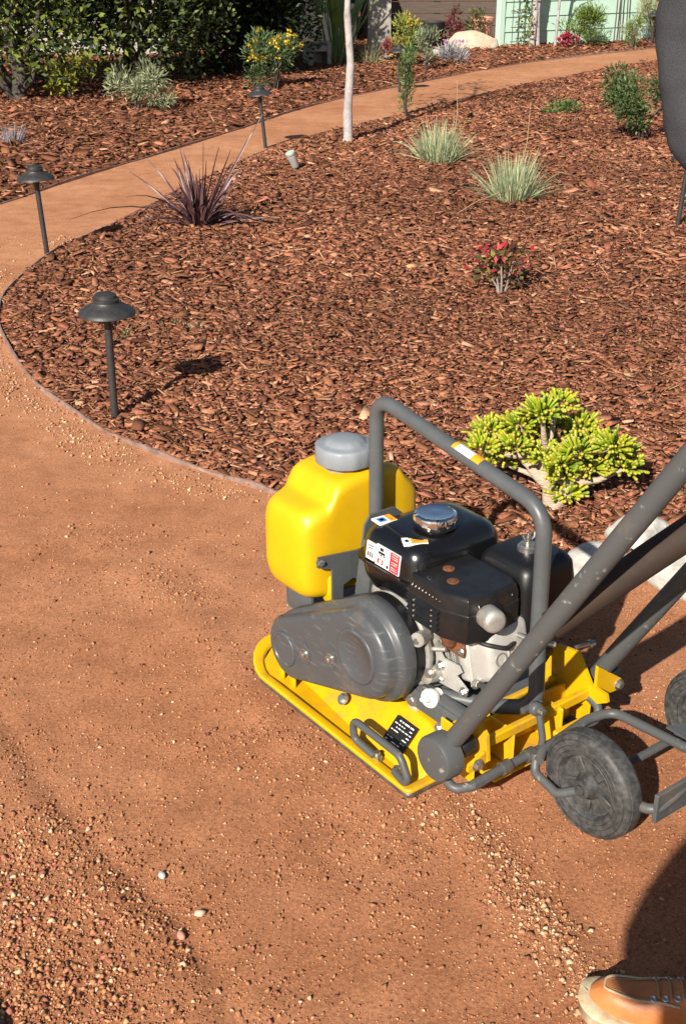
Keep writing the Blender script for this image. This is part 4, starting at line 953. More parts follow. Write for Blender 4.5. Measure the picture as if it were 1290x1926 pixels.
shrub('yellow_daisy_shrub', 'rounded green shrub topped with yellow flowers on the far bed', 'shrub', (-.74, 14.1), .32, .28, .54, 2300, .06, .011, [(.07, .12, .04), (.12, .18, .07), (.17, .22, .10)], 23, 6, flowers=(34, .05, [(.75, .52, .03), (.80, .60, .08)], .62))
shrub('upright_plant', 'narrow upright green plant at the bed edge past the slender trunk', 'plant', (.58, 12.1), .10, .10, .62, 900, .05, .010, [(.07, .13, .035), (.12, .19, .06), (.18, .25, .10)], 24, 4, up=.9, clumps=12, z0=.02)
shrub('myrtle_shrub', 'olive green shrub on the bark next to the charcoal sleeve', 'shrub', (2.42, 10.45), .30, .28, .66, 2800, .045, .016, [(.07, .11, .035), (.11, .16, .05), (.15, .20, .08)], 25, 7)
shrub('creeping_plant', 'low creeping green plant lying flat on the bark', 'plant', (2.05, 12.1), .22, .14, .12, 420, .045, .014, [(.09, .15, .04), (.15, .22, .07)], 26, 3, z0=.01, sr=.004)
shrub('seedling', 'small thin green seedling behind the low creeping plant', 'plant', (2.70, 12.8), .08, .08, .20, 150, .05, .010, [(.10, .16, .05), (.16, .22, .09)], 27, 2, sr=.004)
shrub('seedling', 'tiny pale weed in the bark near the mushroom path light', 'plant', (-.71, 5.32), .10, .08, .055, 130, .020, .008, [(.22, .25, .12), (.30, .31, .18)], 28, 2, z0=.0, sr=.003)
shrub('seedling', 'tiny sparse green sprout right behind the mushroom path light', 'plant', (-.93, 5.2), .06, .05, .04, 45, .018, .008, [(.16, .20, .08), (.24, .27, .13)], 29, 1, z0=.0, sr=.003)
# red leaved shrub
t = shrub('red_leaved_shrub', 'small shrub with red and green leaves alone in the bark', 'shrub', (.76, 5.90), .12, .11, .22, 210, .042, .024, [(.07, .10, .03), (.13, .10, .05), (.28, .22, .05), (.10, .05, .035)], 30, 6, sr=.007, stem_m='bark')
g = np.random.default_rng(31); n = 70
P = np.column_stack([g.normal(0, .075, n), g.normal(0, .06, n), g.uniform(.14, .25, n)]); leafy('red_leaves', t, P, g.normal(0, 1, (n, 3)) + np.array([0, -.2, .5]), .036, .022, pick(g, [(.48, .04, .05), (.38, .03, .04), (.24, .05, .04), (.58, .09, .11)], n), g, 'petal')

# slender young tree
t = thing('young_tree', 'slender pale young tree trunk rising from the bark bed', 'tree', (.045, 10.5, 0))
b = B(); stem(b, fillet([(0, 0, -.05), (-.008, 0, .25), (.016, 0, .62), (-.012, 0, 1.0), (.01, .01, 1.6), (.0, 0, 2.6)], .3, 6), .040, .018, 14); b.build('trunk', 'palebark', t, 70)
b = B(); b.lathe([(.062, -.02), (.055, .02), (.049, .045)], n=14); b.build('root_flare', 'succbark', t, 60)
rg = random.Random(4); tips = []
for k in range(11):
    z = 1.22 + k * .13; an = k * 2.4; l = rg.uniform(.5, .95); p0 = Vector((0.004, 0, z)); d_ = Vector((math.cos(an), math.sin(an), .75)).normalized()
    p1 = p0 + d_ * l * .5 + Vector((0, 0, -.03)); p2 = p0 + d_ * l; b = B(); stem(b, [p0, p1, p2], .013, .004, 7)
    for s_ in (-1, 1):
        q = p1 + Vector((math.cos(an + s_), math.sin(an + s_), .7)) * .3; stem(b, [p1, (p1 + q) / 2 + Vector((0, 0, .01)), q], .006, .003, 5); tips.append(q)
    tips.append(p2); b.build('branch', 'palebark', t, 60)
g = np.random.default_rng(33); P = np.array([tuple(p) for p in tips]); P = np.repeat(P, 12, 0) + g.normal(0, .09, (len(P) * 12, 3)); leafy('crown', t, P, g.normal(0, 1, (len(P), 3)), .07, .03, pick(g, GRN, len(P)), g)

# ------------------------------------------------------------------ planting and buildings at the back
DARK = [(.022, .038, .014), (.045, .070, .022), (.080, .115, .035), (.14, .18, .055), (.020, .030, .012), (.20, .24, .08)]  # lightest greens put sunlit leaves into the colour
YLG = [(.20, .24, .035), (.13, .17, .035), (.05, .08, .022), (.028, .045, .016)]
shrub('hedge_shrub', 'broad dark evergreen shrub at the back with pale wall glimpsed beneath', 'shrub', (-2.3, 14.3), 1.25, .75, 2.4, 21000, .085, .040, DARK, 41, 9, clumps=60, z0=.12, sr=.035)
shrub('hedge_shrub', 'darkest dense evergreen shrub beside the yellow flowered shrub', 'shrub', (-1.15, 15.55), 1.0, .7, 2.5, 28000, .080, .038, [(.016, .028, .011), (.028, .046, .016), (.05, .075, .024), (.012, .02, .009)], 42, 8, clumps=60, z0=.0, sr=.03)
shrub('hedge_shrub', 'lighter yellow green shrub round the gnarled trunk', 'shrub', (-3.40, 13.75), 1.0, .7, 2.3, 15000, .085, .040, YLG, 43, 4, clumps=46, z0=.40, sr=.03)
shrub('golden_shrub', 'low golden leaved shrub under the gnarled tree', 'shrub', (-2.75, 13.15), .22, .2, .42, 520, .07, .030, [(.42, .38, .04), (.30, .30, .05), (.16, .18, .04)], 44, 4)
t = thing('gnarled_tree', 'gnarled dark tree trunk with pale patches among the yellow green leaves', 'tree', (-3.25, 13.05, 0))
b = B(); stem(b, fillet([(0, 0, -.05), (.05, 0, .3), (-.04, .02, .6), (.08, .03, 1.0), (.02, .05, 1.7)], .2, 5), .075, .05, 12); b.build('trunk', 'darkbark', t, 70)
for pts in ([(.02, 0, .35), (.25, -.05, .65), (.38, -.05, 1.15)], [(-.02, 0, .5), (-.25, -.05, .75), (-.4, .0, 1.2)], [(.03, -.02, .1), (.2, -.12, .25), (.30, -.1, .6)], [(-.05, -.02, .05), (-.16, -.1, .3), (-.12, -.1, .7)]):
    b = B(); stem(b, fillet(pts, .1, 5), .036, .02, 9); b.build('limb', 'darkbark', t, 70)
g = np.random.default_rng(45); n = 5200; P = np.column_stack([g.normal(.1, .55, n), g.normal(-.05, .35, n), g.uniform(.30, 2.3, n) ** 1]); leafy('crown', t, P, g.normal(0, 1, (n, 3)), .08, .038, pick(g, YLG, n), g)
for x, y, z in ((-4.3, 13.2, 0), (-5.2, 12.6, 0)): shrub('hedge_shrub', ['dark shrub in the back hedge right past the gnarled tree', 'dark shrub at the far end of the back hedge'][int(x < -5)], 'shrub', (x, y), .8, .7, 2.1, 4000, .085, .04, DARK, int(50 - x * 3), 5, clumps=18, z0=.1, sr=.03, group='outer hedge shrubs')

def wall_box(name, x0, x1, y0, y1, z0, z1, m, label, cat, rz=0, piv=None):
    b = B(); b.box(x0, x1, y0, y1, z0, z1, .01, 1); return tag(b.build(name, m, smooth=30), label, cat)
wall_box('garden_wall', -9, -2.3, 17.6, 17.8, -.1, 1.15, 'plaster', 'pale plastered garden wall behind the dark hedge', 'wall')
t = thing('dark_shed', 'low dark shed with overhanging eave behind the hedge', 'shed', (-.35, 19.6, 0))
b = B(); b.box(-2.4, .55, 0, 2.4, -.1, 1.6, .01, 1); b.build('wall', 'shed', t)
b = B(); b.loft([[(x, -.55, .95), (x, -.55, 1.05), (x, 2.8, 2.0), (x, 2.8, 1.9)] for x in (-2.6, .75)]); b.build('roof', 'shed', t)
t = thing('wooden_fence', 'dark stained board fence between the shed and the mint house', 'fence', (.3, 20.7, 0))
for k in range(11): b = B(); z = .02 + k * .172; b.box(0, 2.35, 0, .03, z, z + .163, .004, 1); b.build('board', 'darkwood', t)
for x in (.02, 1.15, 2.28): b = B(); b.box(x - .05, x + .05, .035, .13, -.1, 1.95, .005, 1); b.build('post', 'darkwood', t)

# mint house with lapped boards
ang = math.atan2(21.9 - 18.95, 8.0 - 2.22)
t = thing('mint_house', 'mint green house with horizontal lap siding at the end of the path', 'house', (2.22, 18.95, 0), ang)
LEN = 6.5
b = B(); b.loft([[(.02, .03, z), (LEN - .02, .03, z), (LEN - .02, 3.5, z), (2.4, 3.5, z)] for z in (-.1, 3.0)]); b.build('wall', 'mint', t)
for k in range(15):
    z = .02 + k * .2; b = B(); b.loft([[(x, .025, z), (x, -.004, z), (x, .014, z + .206), (x, .028, z + .206)] for x in (.07, LEN)]); b.build('siding_board', 'mint', t)
b = B(); b.box(-.012, .075, -.018, .09, -.05, 3.0, .004, 1); b.build('corner_trim', 'mint', t)
b = B(); b.loft([[(x0, -.45, 2.95), (x1, 3.9, 2.95), ((x0 + x1) / 2, 1.7, 4.0)] for x0, x1 in ((-.4, 2.2), (LEN + .4, LEN + .4))]); b.build('roof', 'shed', t)
def HW(u, off):   # point at distance u along the house front, off metres before it
    return (2.22 + u * math.cos(ang) + off * math.sin(ang), 18.95 + u * math.sin(ang) - off * math.cos(ang))

# trellis with climber trunks
x, y = HW(.33, .16)
t = thing('trellis', 'dark wire trellis against the corner of the mint house', 'trellis', (x, y, 0), ang)
for k in range(5): b = B(); b.tube([(-.22 + k * .11, 0, -.05), (-.22 + k * .11, 0, 1.7)], .005, 6); b.build('upright_wire', 'lamp', t)
for k in range(9): b = B(); b.tube([(-.24, .008, .1 + k * .19), (.24, .008, .1 + k * .19)], .005, 6); b.build('cross_wire', 'lamp', t)
t = thing('climber', 'pale stemmed climbing plant growing up the wire trellis', 'plant', (*HW(.38, .26), 0), ang)
for pts, r in (([(0, 0, -.05), (.03, 0, .5), (-.02, 0, 1.0), (.02, 0, 1.7)], .045), ([(.12, .02, -.05), (.08, .02, .5), (.13, .02, 1.0), (.09, .0, 1.7)], .04)):
    b = B(); stem(b, fillet(pts, .2, 5), r, r * .7, 9); b.build('stem', 'palebark', t, 70)
g = np.random.default_rng(61); n = 260; P = np.column_stack([g.normal(-.12, .09, n), g.normal(-.03, .04, n), g.uniform(.05, 1.5, n)]); leafy('leaves', t, P, g.normal(0, 1, (n, 3)), .07, .03, pick(g, [(.06, .10, .03), (.12, .15, .04), (.30, .27, .06)], n), g)
t = thing('leaning_sapling', 'thin pale sapling leaning before the mint siding', 'tree', (*HW(.72, .35), 0), ang)
b = B(); stem(b, [(0, 0, -.05), (.03, 0, .6), (.10, 0, 1.3), (.13, 0, 2.0)], .022, .012, 8); b.build('trunk', 'palebark', t, 70)
for k in range(4): b = B(); stem(b, [(.07 + .01 * k, 0, .75 + .2 * k), (.2 + .1 * k, -.03, .95 + .2 * k), (.45 + .1 * (k % 2), -.05, 1.05 + .2 * k)], .007, .003, 6); b.build('branch', 'palebark', t, 60)
shrub('round_bush', 'fresh green rounded bush against the mint siding', 'shrub', HW(1.12, .35), .42, .28, .56, 2400, .07, .014, [(.13, .21, .035), (.19, .27, .05), (.26, .32, .07), (.08, .13, .03)], 62, 6, up=.7)
shrub('pink_plant', 'low crimson pink plant at the foot of the leaning sapling', 'plant', HW(.80, .55), .16, .12, .20, 320, .05, .025, [(.42, .03, .07), (.55, .06, .12), (.25, .03, .05)], 63, 2, sr=.005)
shrub('upright_succulent', 'upright green stemmed plant at the edge of the far path', 'plant', HW(1.63, .95), .10, .08, .46, 420, .05, .014, [(.13, .20, .05), (.20, .27, .09)], 64, 5, up=1.1, clumps=9, z0=.02)
shrub('pale_grass_shrub', 'pale straw green shrub before the red brown trunk', 'shrub', HW(2.38, .45), .24, .2, .62, 1100, .11, .010, [(.34, .36, .18), (.42, .42, .22), (.24, .28, .12)], 65, 3, up=.9)
shrub('pale_grass_shrub', 'small pale plant between the upright plant and straw shrub', 'shrub', HW(1.85, .6), .14, .12, .30, 420, .08, .010, [(.30, .34, .20), (.40, .42, .26)], 66, 2, up=.8, sr=.005)
t = thing('red_bark_tree', 'red brown tree trunk before the mint siding', 'tree', (*HW(2.62, .30), 0), ang)
b = B(); stem(b, [(0, 0, -.05), (.01, 0, .5), (-.02, 0, 1.2), (.0, 0, 2.2)], .10, .07, 12); b.build('trunk', 'rust', t, 70)
for s_ in (-1, 1): b = B(); stem(b, [(0, 0, .75), (s_ * .3, -.05, 1.1), (s_ * .6, -.05, 1.6)], .04, .02, 8); b.build('limb', 'darkbark', t, 70)
g = np.random.default_rng(67); n = 1500; P = np.column_stack([g.normal(0, .5, n), g.normal(-.1, .3, n), g.uniform(.95, 2.6, n)]); leafy('crown', t, P, g.normal(0, 1, (n, 3)), .08, .03, pick(g, DARK, n), g)
for k, u in enumerate((1.95, 2.05, 2.18)):
    t = thing('bamboo_stake', ['thin dark garden stake leaning on the mint siding', 'thin dark garden stake upright at the mint siding', 'thin dark garden stake near the straw green shrub'][k], 'stake', (*HW(u, .12), 0), ang)
    b = B(); b.tube([(0, 0, -.05), ((.04, -.02, -.05)[k], .02, 1.3)], .009, 6); b.build('pole', 'darkwood', t)

# pots, boulders, pillar, blocks
t = thing('terracotta_pot', 'pink terracotta pot beside the corner of the mint house', 'pot', (2.05, 19.75, 0))
b = B(); b.lathe([(.12, 0), (.155, .26), (.158, .30), (.175, .302), (.178, .37), (.16, .372), (.152, .34)], n=28); b.build('body', 'terracotta', t, 40)
boulder('boulder', (1.83, 18.75), .36, .25, .19, 'buffstone', 'smooth buff boulder in front of the pink terracotta pot', 12)
boulder('boulder', (1.22, 17.75), .10, .08, .07, 'stone', 'small whitish stone beside the lilac flower spike', 13)
boulder('boulder', (5.05, 19.7), .2, .2, .16, 'stone', 'white stone at the far end of the path by the house', 14)
t = thing('planter_bowl', 'dark bowl planter standing before the board fence', 'pot', (1.28, 19.9, 0))
b = B(); b.lathe([(.13, 0), (.20, .10), (.24, .26), (.25, .30), (.22, .30), (.20, .24)], n=28); b.build('body', 'shed', t, 40)
shrub('burgundy_shrub', 'burgundy leaved shrub before the dark board fence', 'shrub', (1.62, 19.2), .16, .14, .50, 520, .05, .022, [(.13, .025, .03), (.20, .04, .04), (.08, .02, .02)], 71, 4)
shrub('olive_shrub', 'mottled olive shrub next to the burgundy one', 'shrub', (1.92, 19.3), .16, .14, .50, 500, .05, .02, [(.10, .12, .03), (.22, .20, .05), (.05, .07, .02)], 72, 4)
shrub('lilac_spike_plant', 'grey rosette plant with a lilac flower spike across the path', 'plant', (1.38, 16.6), .17, .14, .20, 300, .11, .014, [(.34, .34, .36), (.42, .42, .46), (.26, .28, .27)], 73, 1, up=.8, sr=.004, flowers=(10, .04, [(.50, .32, .50)], 1.5))
t = thing('stone_pillar', 'pale square stone pillar behind the orange flowered plant', 'pillar', (.47, 17.35, 0))
b = B(); b.box(-.15, .15, -.15, .15, -.1, 1.5, .015, 2); b.build('shaft', 'plaster', t); b = B(); b.box(-.19, .19, -.19, .19, 1.5, 1.58, .01, 1); b.build('cap', 'plaster', t)
t = thing('concrete_block', 'pale hollow concrete block on the bark beside the yellow flowered shrub', 'block', (-.32, 16.4, 0), .35)
b = B(); b.box(-.14, -.09, -.13, .13, 0, .30, .004, 1); b.build('web', 'plaster', t); b = B(); b.box(.09, .14, -.13, .13, 0, .30, .004, 1); b.build('web', 'plaster', t)
b = B(); b.box(-.09, .09, .08, .13, 0, .30, .004, 1); b.build('face', 'concrete', t); b = B(); b.box(-.09, .09, -.125, .08, .20, .26, .004, 1); b.build('shelf', 'plaster', t)
# bird of paradise: paddle leaves are parts
g = np.random.default_rng(81)
t = thing('bird_of_paradise', 'tall paddle leaved plant with orange flowers behind the slender trunk', 'plant', (-.10, 17.1, 0))
M['paddle'] = mat('paddle_leaf', (.11, .19, .045), .4, col2=(.22, .30, .08), scale=4, bump=.1, bscale=60)
for k in range(26):
    an = g.uniform(0, 6.283); le = g.uniform(.08, .75); d_ = Vector((math.cos(an) * math.sin(le), math.sin(an) * math.sin(le), math.cos(le))); L = g.uniform(.35, 1.05); ll = g.uniform(.34, .55); w = g.uniform(.055, .09)
    b0 = Vector((math.cos(an), math.sin(an), 0)) * g.uniform(.02, .14); tip = b0 + d_ * L; side = d_.cross(Vector((0, 0, 1))).normalized(); nn = side.cross(d_); rows = []
    b = B(); b.tube([b0, b0 + d_ * L * .5, tip], .011, 6, True, [.014, .011, .008])
    for i in range(7):
        f = i / 6; p = tip + d_ * ll * (f - .08) + Vector((d_.x, d_.y, -.55)) * ll * .35 * f * f; ww = w * math.sin(math.pi * min(.97, f * .9 + .07)) ** .7
        rows.append([p - side * ww + nn * .018, p, p + side * ww + nn * .018, p + nn * .004])
    b.loft(rows); b.build('paddle_leaf', 'paddle', t, 60)
for k, (dx, dz) in enumerate(((-.10, .98), (-.02, .86))):
    b = B(); b.tube([(0, -.1, 0), (dx * .6, -.16, dz * .6), (dx, -.22, dz)], .010, 6); b.build('flower_stalk', 'paddle', t, 60)
    b = B()
    for q in range(5): b.loft([[(dx, -.22 + s_, dz) for s_ in (-.006, .006)] + [(dx, -.222, dz + .008)], [(dx + .06 * math.cos(q * .5 + .3), -.225 + s_, dz + .09 * math.sin(q * .5 + .4)) for s_ in (-.02, .02)] + [(dx + .06 * math.cos(q * .5 + .3), -.22, dz + .02 + .09 * math.sin(q * .5 + .4))], [(dx + .10 * math.cos(q * .5 + .3), -.225 + s_, dz + .14 * math.sin(q * .5 + .4)) for s_ in (-.002, .002)] + [(dx + .1 * math.cos(q * .5 + .3), -.22, dz + .002 + .14 * math.sin(q * .5 + .4))]])
    b.build('flower', 'orange', t, 60)
grass_tuft('strap_grass', 'pale arching strap leaves at the foot of the paddle leaved plant', 'plant', (-.05, 16.55), 90, .55, .5, [(.20, .24, .10), (.30, .33, .16), (.12, .17, .06)], 82, .018, .8)
grass_tuft('blond_grass', 'small blond grass tuft by the stone pillar', 'grass', (.34, 16.6), 140, .36, .3, [(.36, .32, .18), (.44, .40, .24), (.26, .26, .12)], 83, .008, .5)
shrub('pink_bromeliad', 'small rosy pink plant at the foot of the stone pillar', 'plant', (.57, 16.9), .09, .08, .26, 160, .10, .02, [(.50, .10, .12), (.40, .07, .09), (.20, .14, .06)], 84, 1, up=.8, sr=.005)
shrub('golden_upright', 'golden yellow green upright plant beside the far path light', 'plant', (.78, 16.2), .20, .15, .62, 900, .07, .016, [(.40, .38, .06), (.28, .32, .08), (.18, .24, .08)], 85, 5, up=.8, flowers=(12, .04, [(.62, .42, .06)], .85))
shrub('grey_upright', 'grey green feathery upright plant beside the golden one', 'plant', (1.0, 15.9), .16, .14, .48, 700, .06, .010, [(.22, .27, .16), (.30, .34, .22), (.14, .19, .09)], 86, 4, up=.9)

# ================================================================== people
def skin_mesh(name, nodes, edges, m, parent, root, sub=2):
    ks = list(nodes); me = bpy.data.meshes.new(name); me.from_pydata([nodes[k][0] for k in ks], [(ks.index(a_), ks.index(b_)) for a_, b_ in edges], [])
    o = mobj(name, me, m, parent, 0); sk = o.modifiers.new('skin', 'SKIN'); sk.use_smooth_shade = True; sk.branch_smoothing = .4
    sv = me.skin_vertices[0].data if len(me.skin_vertices) else None
    if sv is None:
        bm_ = bmesh.new(); bm_.from_mesh(me); bm_.verts.layers.skin.verify(); bm_.to_mesh(me); bm_.free(); sv = me.skin_vertices[0].data
    for i, k in enumerate(ks):
        r_ = nodes[k][1]; sv[i].radius = r_ if isinstance(r_, tuple) else (r_, r_); sv[i].use_root = (k == root)
    ss = o.modifiers.new('sub', 'SUBSURF'); ss.levels = sub; ss.render_levels = sub; return o
def chain(nodes, edges, pre, pts, start=None):
    prev = start
    for i, (p, r_) in enumerate(pts):
        k = f'{pre}{i}'; nodes[k] = (tuple(p), r_)
        if prev: edges.append((prev, k))
        prev = k
    return prev
def hand(nodes, edges, pre, wrist_key, wrist, grip, across, fwd, thumb_side):
    """palm and five fingers curled over a bar at grip running along across"""
    wrist = Vector(wrist); grip = Vector(grip); ac_ = Vector(across).normalized(); fw = Vector(fwd).normalized(); dn = Vector((0, 0, -1))
    palm = grip + Vector((0, 0, .028)) - fw * .03; nodes[pre + 'p'] = (tuple(palm), (.034, .020)); edges.append((wrist_key, pre + 'p'))
    for i, (s_, L) in enumerate(((-.030, .82), (-.010, 1.0), (.011, .94), (.031, .74))):
        b0 = palm + ac_ * s_ + fw * .034; p1 = b0 + fw * .022 * L - Vector((0, 0, .010)); p2 = grip + ac_ * s_ + fw * .030 * L + dn * .012; p3 = grip + ac_ * s_ + fw * .008 + dn * .030
        chain(nodes, edges, f'{pre}f{i}', [(b0, .0100), (p1, .0092), (p2, .0086), (p3, .0078)], pre + 'p')
    tb = palm + ac_ * thumb_side * .036 - fw * .004; chain(nodes, edges, pre + 't', [(tb, .0115), (grip + ac_ * thumb_side * .044 - fw * .018 + dn * .012, .010), (grip + ac_ * thumb_side * .040 + fw * .004 + dn * .030, .009)], pre + 'p')

def head(parent, c, face, hair_m='hair'):
    """eyes, nose, mouth, ears and hair as children"""
    c = Vector(c); f = Vector(face).normalized(); s = Vector((0, 0, 1)).cross(f).normalized(); u = f.cross(s)
    P_ = lambda a_, b_, c_: c + f * a_ + s * b_ + u * c_
    for k in (-1, 1):
        b = B(); b.lathe([(.003, -.004), (.011, .0), (.010, .006), (.004, .010)], P_(.086, k * .032, .005), f, 14); b.build('eye', 'inkblack', parent, 60)
        b = B(); b.loft([[P_(x, k * (.076 + w), z) for x, z in ((.0, -.03), (.02, -.005), (.012, .03), (-.012, .032), (-.022, .0))] for w in (0, .012)]); b.build('ear', 'skin', parent, 60)
    b = B(); b.loft([[P_(.088, -.008, .015), P_(.088, .008, .015), P_(.096, 0, .018)], [P_(.088, -.017, -.030), P_(.088, .017, -.030), P_(.118, 0, -.026)]]); b.build('nose', 'skin', parent, 60)
    b = B(); b.box(-.024, .024, -.005, .006, -.005, .005, .003, 2, Matrix((s.to_tuple(), f.to_tuple(), u.to_tuple())).transposed().to_4x4()); 
    for v in b.bm.verts: v.co += P_(.088, 0, -.058)
    b.build('mouth', 'red', parent, 60)
    b = B(); bmesh.ops.create_uvsphere(b.bm, u_segments=24, v_segments=16, radius=1)
    for v in list(b.bm.verts):
        p = v.co.copy(); v.co = P_(p.x * .098 - .012, p.y * .086, p.z * .112 + .028)
    bmesh.ops.delete(b.bm, geom=[v for v in b.bm.verts if (v.co - c).dot(f) > .055 and (v.co - c).dot(u) < .075 or (v.co - c).dot(u) < -.06], context='VERTS')
    b.build('hair', hair_m, parent, 70)

def boot(parent, toe, heel, label=None, leather='leather'):
    toe = Vector((toe[0], toe[1], 0)); heel = Vector((heel[0], heel[1], 0)); ax = (toe - heel).normalized(); L = (toe - heel).length; sd = Vector((0, 0, 1)).cross(ax)
    Pt = lambda t_, s_, z: heel + ax * (t_ * L) + sd * s_ + Vector((0, 0, z))
    # outline half widths along the foot
    def hw(t_): return .050 * max(0.0, 1 - ((t_ - .70) / .302) ** 2) ** .5 if t_ > .70 else (.032 + .018 * max(0, min(1, (t_ - .1) / .6)) ** 1.3 if t_ > .1 else .032 * max(0.0, 1 - ((.1 - t_) / .105) ** 2) ** .5)
    ts = [.0, .015, .05, .12, .22, .34, .46, .58, .68, .76, .82, .87, .91, .94, .962, .978, .989, .996, 1.0, 1.0015]
    def outline(e, z):
        top = [Pt(t_ + (e * .8 / L if t_ > .9 else (-e * .8 / L if t_ < .1 else 0)), hw(t_) + e, z + .010 * max(0, (t_ - .8) / .2) ** 2) for t_ in ts]
        bot = [Pt(t_ + (e * .8 / L if t_ > .9 else (-e * .8 / L if t_ < .1 else 0)), -hw(t_) - e, z + .010 * max(0, (t_ - .8) / .2) ** 2) for t_ in ts]
        return top + bot[::-1]
    b = B(); b.loft([outline(.004, .001), outline(.008, .006), outline(.0085, .024), outline(.0105, .026), outline(.0115, .032), outline(.008, .035), outline(-.004, .036)]); bt = b.build('boot', 'sole', parent, 50)
    if label: bt['label'] = label
    # upper: cross sections rising from the welt
    ztop = lambda t_: .074 + .030 * max(0, min(1, (.72 - t_) / .25)) + .085 * max(0, min(1, (.46 - t_) / .20)) ** 1.2 - .030 * max(0, (t_ - .84) / .16) ** 2
    secs = []
    for t_ in [.01, .04, .10, .18, .26, .34, .42, .50, .58, .66, .74, .81, .86, .90, .928, .948, .961, .969, .973]:
        w_ = hw(t_) - .009; zt = ztop(t_); sec = []
        for k in range(15):
            q = math.pi * k / 14; cs, sn = math.cos(q), math.sin(q); e = .62 if t_ > .45 else .8
            sec.append(Pt(t_, w_ * math.copysign(abs(cs) ** e, cs) * (1 - .12 * sn), .033 + (zt - .033) * sn ** (.62 if t_ > .5 else .5)))
        secs.append(sec)
    b = B(); b.loft(secs, True, True, False); up = b.build('upper', leather, bt, 70)
    # moc toe seam, stitched ridge, eyelets and laces
    def surf(t_, s_):
        w_ = hw(t_) - .009; zt = ztop(t_); c_ = max(-1, min(1, s_ / max(w_, .001))); c0 = abs(c_) ** (1 / .62); return Pt(t_, s_, .033 + (zt - .033) * max(0, 1 - c0 * c0) ** .31)
    b = B(); pts = []
    for k in range(23):
        q = -1 + 2 * k / 22; t_ = .900 - .40 * abs(q) ** 2.4; pts.append(surf(t_, .029 * math.copysign(abs(q) ** .55, q) if q else 0) + Vector((0, 0, .001)))
    b.tube(pts, .0024, 7); b.build('toe_seam', 'sole', bt, 60)
    b = B(); pts = [p + Vector((0, 0, .0005)) - (p - Pt(.8, 0, p.z)).normalized() * .006 for p in pts]; b.tube(pts, .0010, 6); b.build('stitching', 'lace', bt, 60)
    for k in range(5):
        t_ = .64 - k * .062
        for s_ in (-1, 1):
            p = surf(t_, s_ * .022); nn = Vector((0, 0, 1)) + sd * s_ * .35; b = B(); b.lathe([(.0028, .0), (.0050, .0005), (.0055, .0022), (.0042, .0030), (.0026, .0018)], p, nn, 14, False, True); b.build('eyelet', 'zinc', bt, 60)
        p0, p1 = surf(t_, -.022) + Vector((0, 0, .003)), surf(t_ - .03, .022) + Vector((0, 0, .003)); b = B(); b.tube([p0, (p0 + p1) / 2 + Vector((0, 0, .006)), p1], .0021, 7); b.build('lace', 'lace', bt, 60)
    b = B(); cx = Pt(.20, 0, .175)
    b.loft([[cx + Vector((math.cos(q) * r_ * 1.05, math.sin(q) * r_, z)) for q in [2 * math.pi * k / 20 for k in range(20)]] for r_, z in ((.048, -.07), (.050, 0), (.054, .012), (.050, .014), (.044, -.01))], False, False); b.build('collar', leather, bt, 60)
    return bt

def fold(o, st, sc):      # cloth folds
    tx_ = bpy.data.textures.new('folds', 'CLOUDS'); tx_.noise_scale = sc; tx_.noise_depth = 2
    dm = o.modifiers.new('folds', 'DISPLACE'); dm.texture = tx_; dm.strength = st; dm.mid_level = .5; dm.texture_coords = 'LOCAL'
# operator: stands behind the handle, hands on its crossbar
OP = thing('person', 'person in charcoal sweatshirt and tan boots holding the compactor handle', 'person')
nd, ed = {}, []
gr, gl_ = W(-.93, -.13, 1.05), W(-.93, .12, 1.05); ac_ = (W(0, 1) - W(0, 0)); fwd = (W(1, 0) - W(0, 0))
nd['pel'] = ((1.02, 1.76, .96), (.150, .120)); 
chain(nd, ed, 'sp', [((.97, 1.83, 1.14), (.145, .115)), ((.88, 1.93, 1.31), (.165, .125)), ((.80, 1.98, 1.49), (.15, .10)), ((.765, 1.985, 1.59), .055), ((.745, 1.98, 1.66), .056)], 'pel')
chain(nd, ed, 'hd', [((.730, 1.975, 1.72), (.080, .088)), ((.732, 1.975, 1.80), (.078, .086)), ((.738, 1.975, 1.85), .05)], 'sp4')
rs, re_, rw = (.645, 2.17, 1.60), (.625, 2.20, 1.290), gr + Vector((.045, .02, .055))
ls, le_, lw = (.86, 1.76, 1.475), (.88, 1.57, 1.24), gl_ + Vector((.06, -.04, .05))
chain(nd, ed, 'ra', [(rs, .062), (re_, .046), (rw, .030)], 'sp2'); chain(nd, ed, 'la', [(ls, .062), (le_, .046), (lw, .030)], 'sp2')
hand(nd, ed, 'rh', 'ra2', rw, gr, ac_, fwd, 1); hand(nd, ed, 'lh', 'la2', lw, gl_, ac_, fwd, -1)
chain(nd, ed, 'll', [((.98, 1.68, .90), .088), ((.80, 1.55, .50), .060), ((.655, 1.452, .13), .040), ((.60, 1.475, .06), .030)], 'pel'); chain(nd, ed, 'rl', [((1.06, 1.86, .90), .088), ((1.16, 1.98, .50), .060), ((1.235, 2.10, .13), .040), ((1.18, 2.13, .06), .03)], 'pel')
body = skin_mesh('body', nd, ed, 'skin', OP, 'pel'); head(body, (.730, 1.975, 1.75), (-.9, .1, -.35))
nd, ed = {}, []
nd['a'] = ((1.02, 1.765, .98), (.172, .140)); chain(nd, ed, 'b', [((.97, 1.83, 1.14), (.170, .138)), ((.88, 1.93, 1.31), (.185, .145)), ((.80, 1.98, 1.485), (.16, .115)), ((.768, 1.983, 1.58), .072)], 'a')
e_ = Vector(re_); chain(nd, ed, 'r', [(rs, .11), ((.588, 2.20, 1.555), .090), ((.592, 2.20, 1.47), .080), ((.598, 2.20, 1.39), .077), (e_ + Vector((-.012, .0, .045)), .078), (e_.lerp(Vector(rw), .12) + Vector((0, 0, .0)), .064), (e_.lerp(Vector(rw), .6), .047), (e_.lerp(Vector(rw), .9), .040)], 'b1')
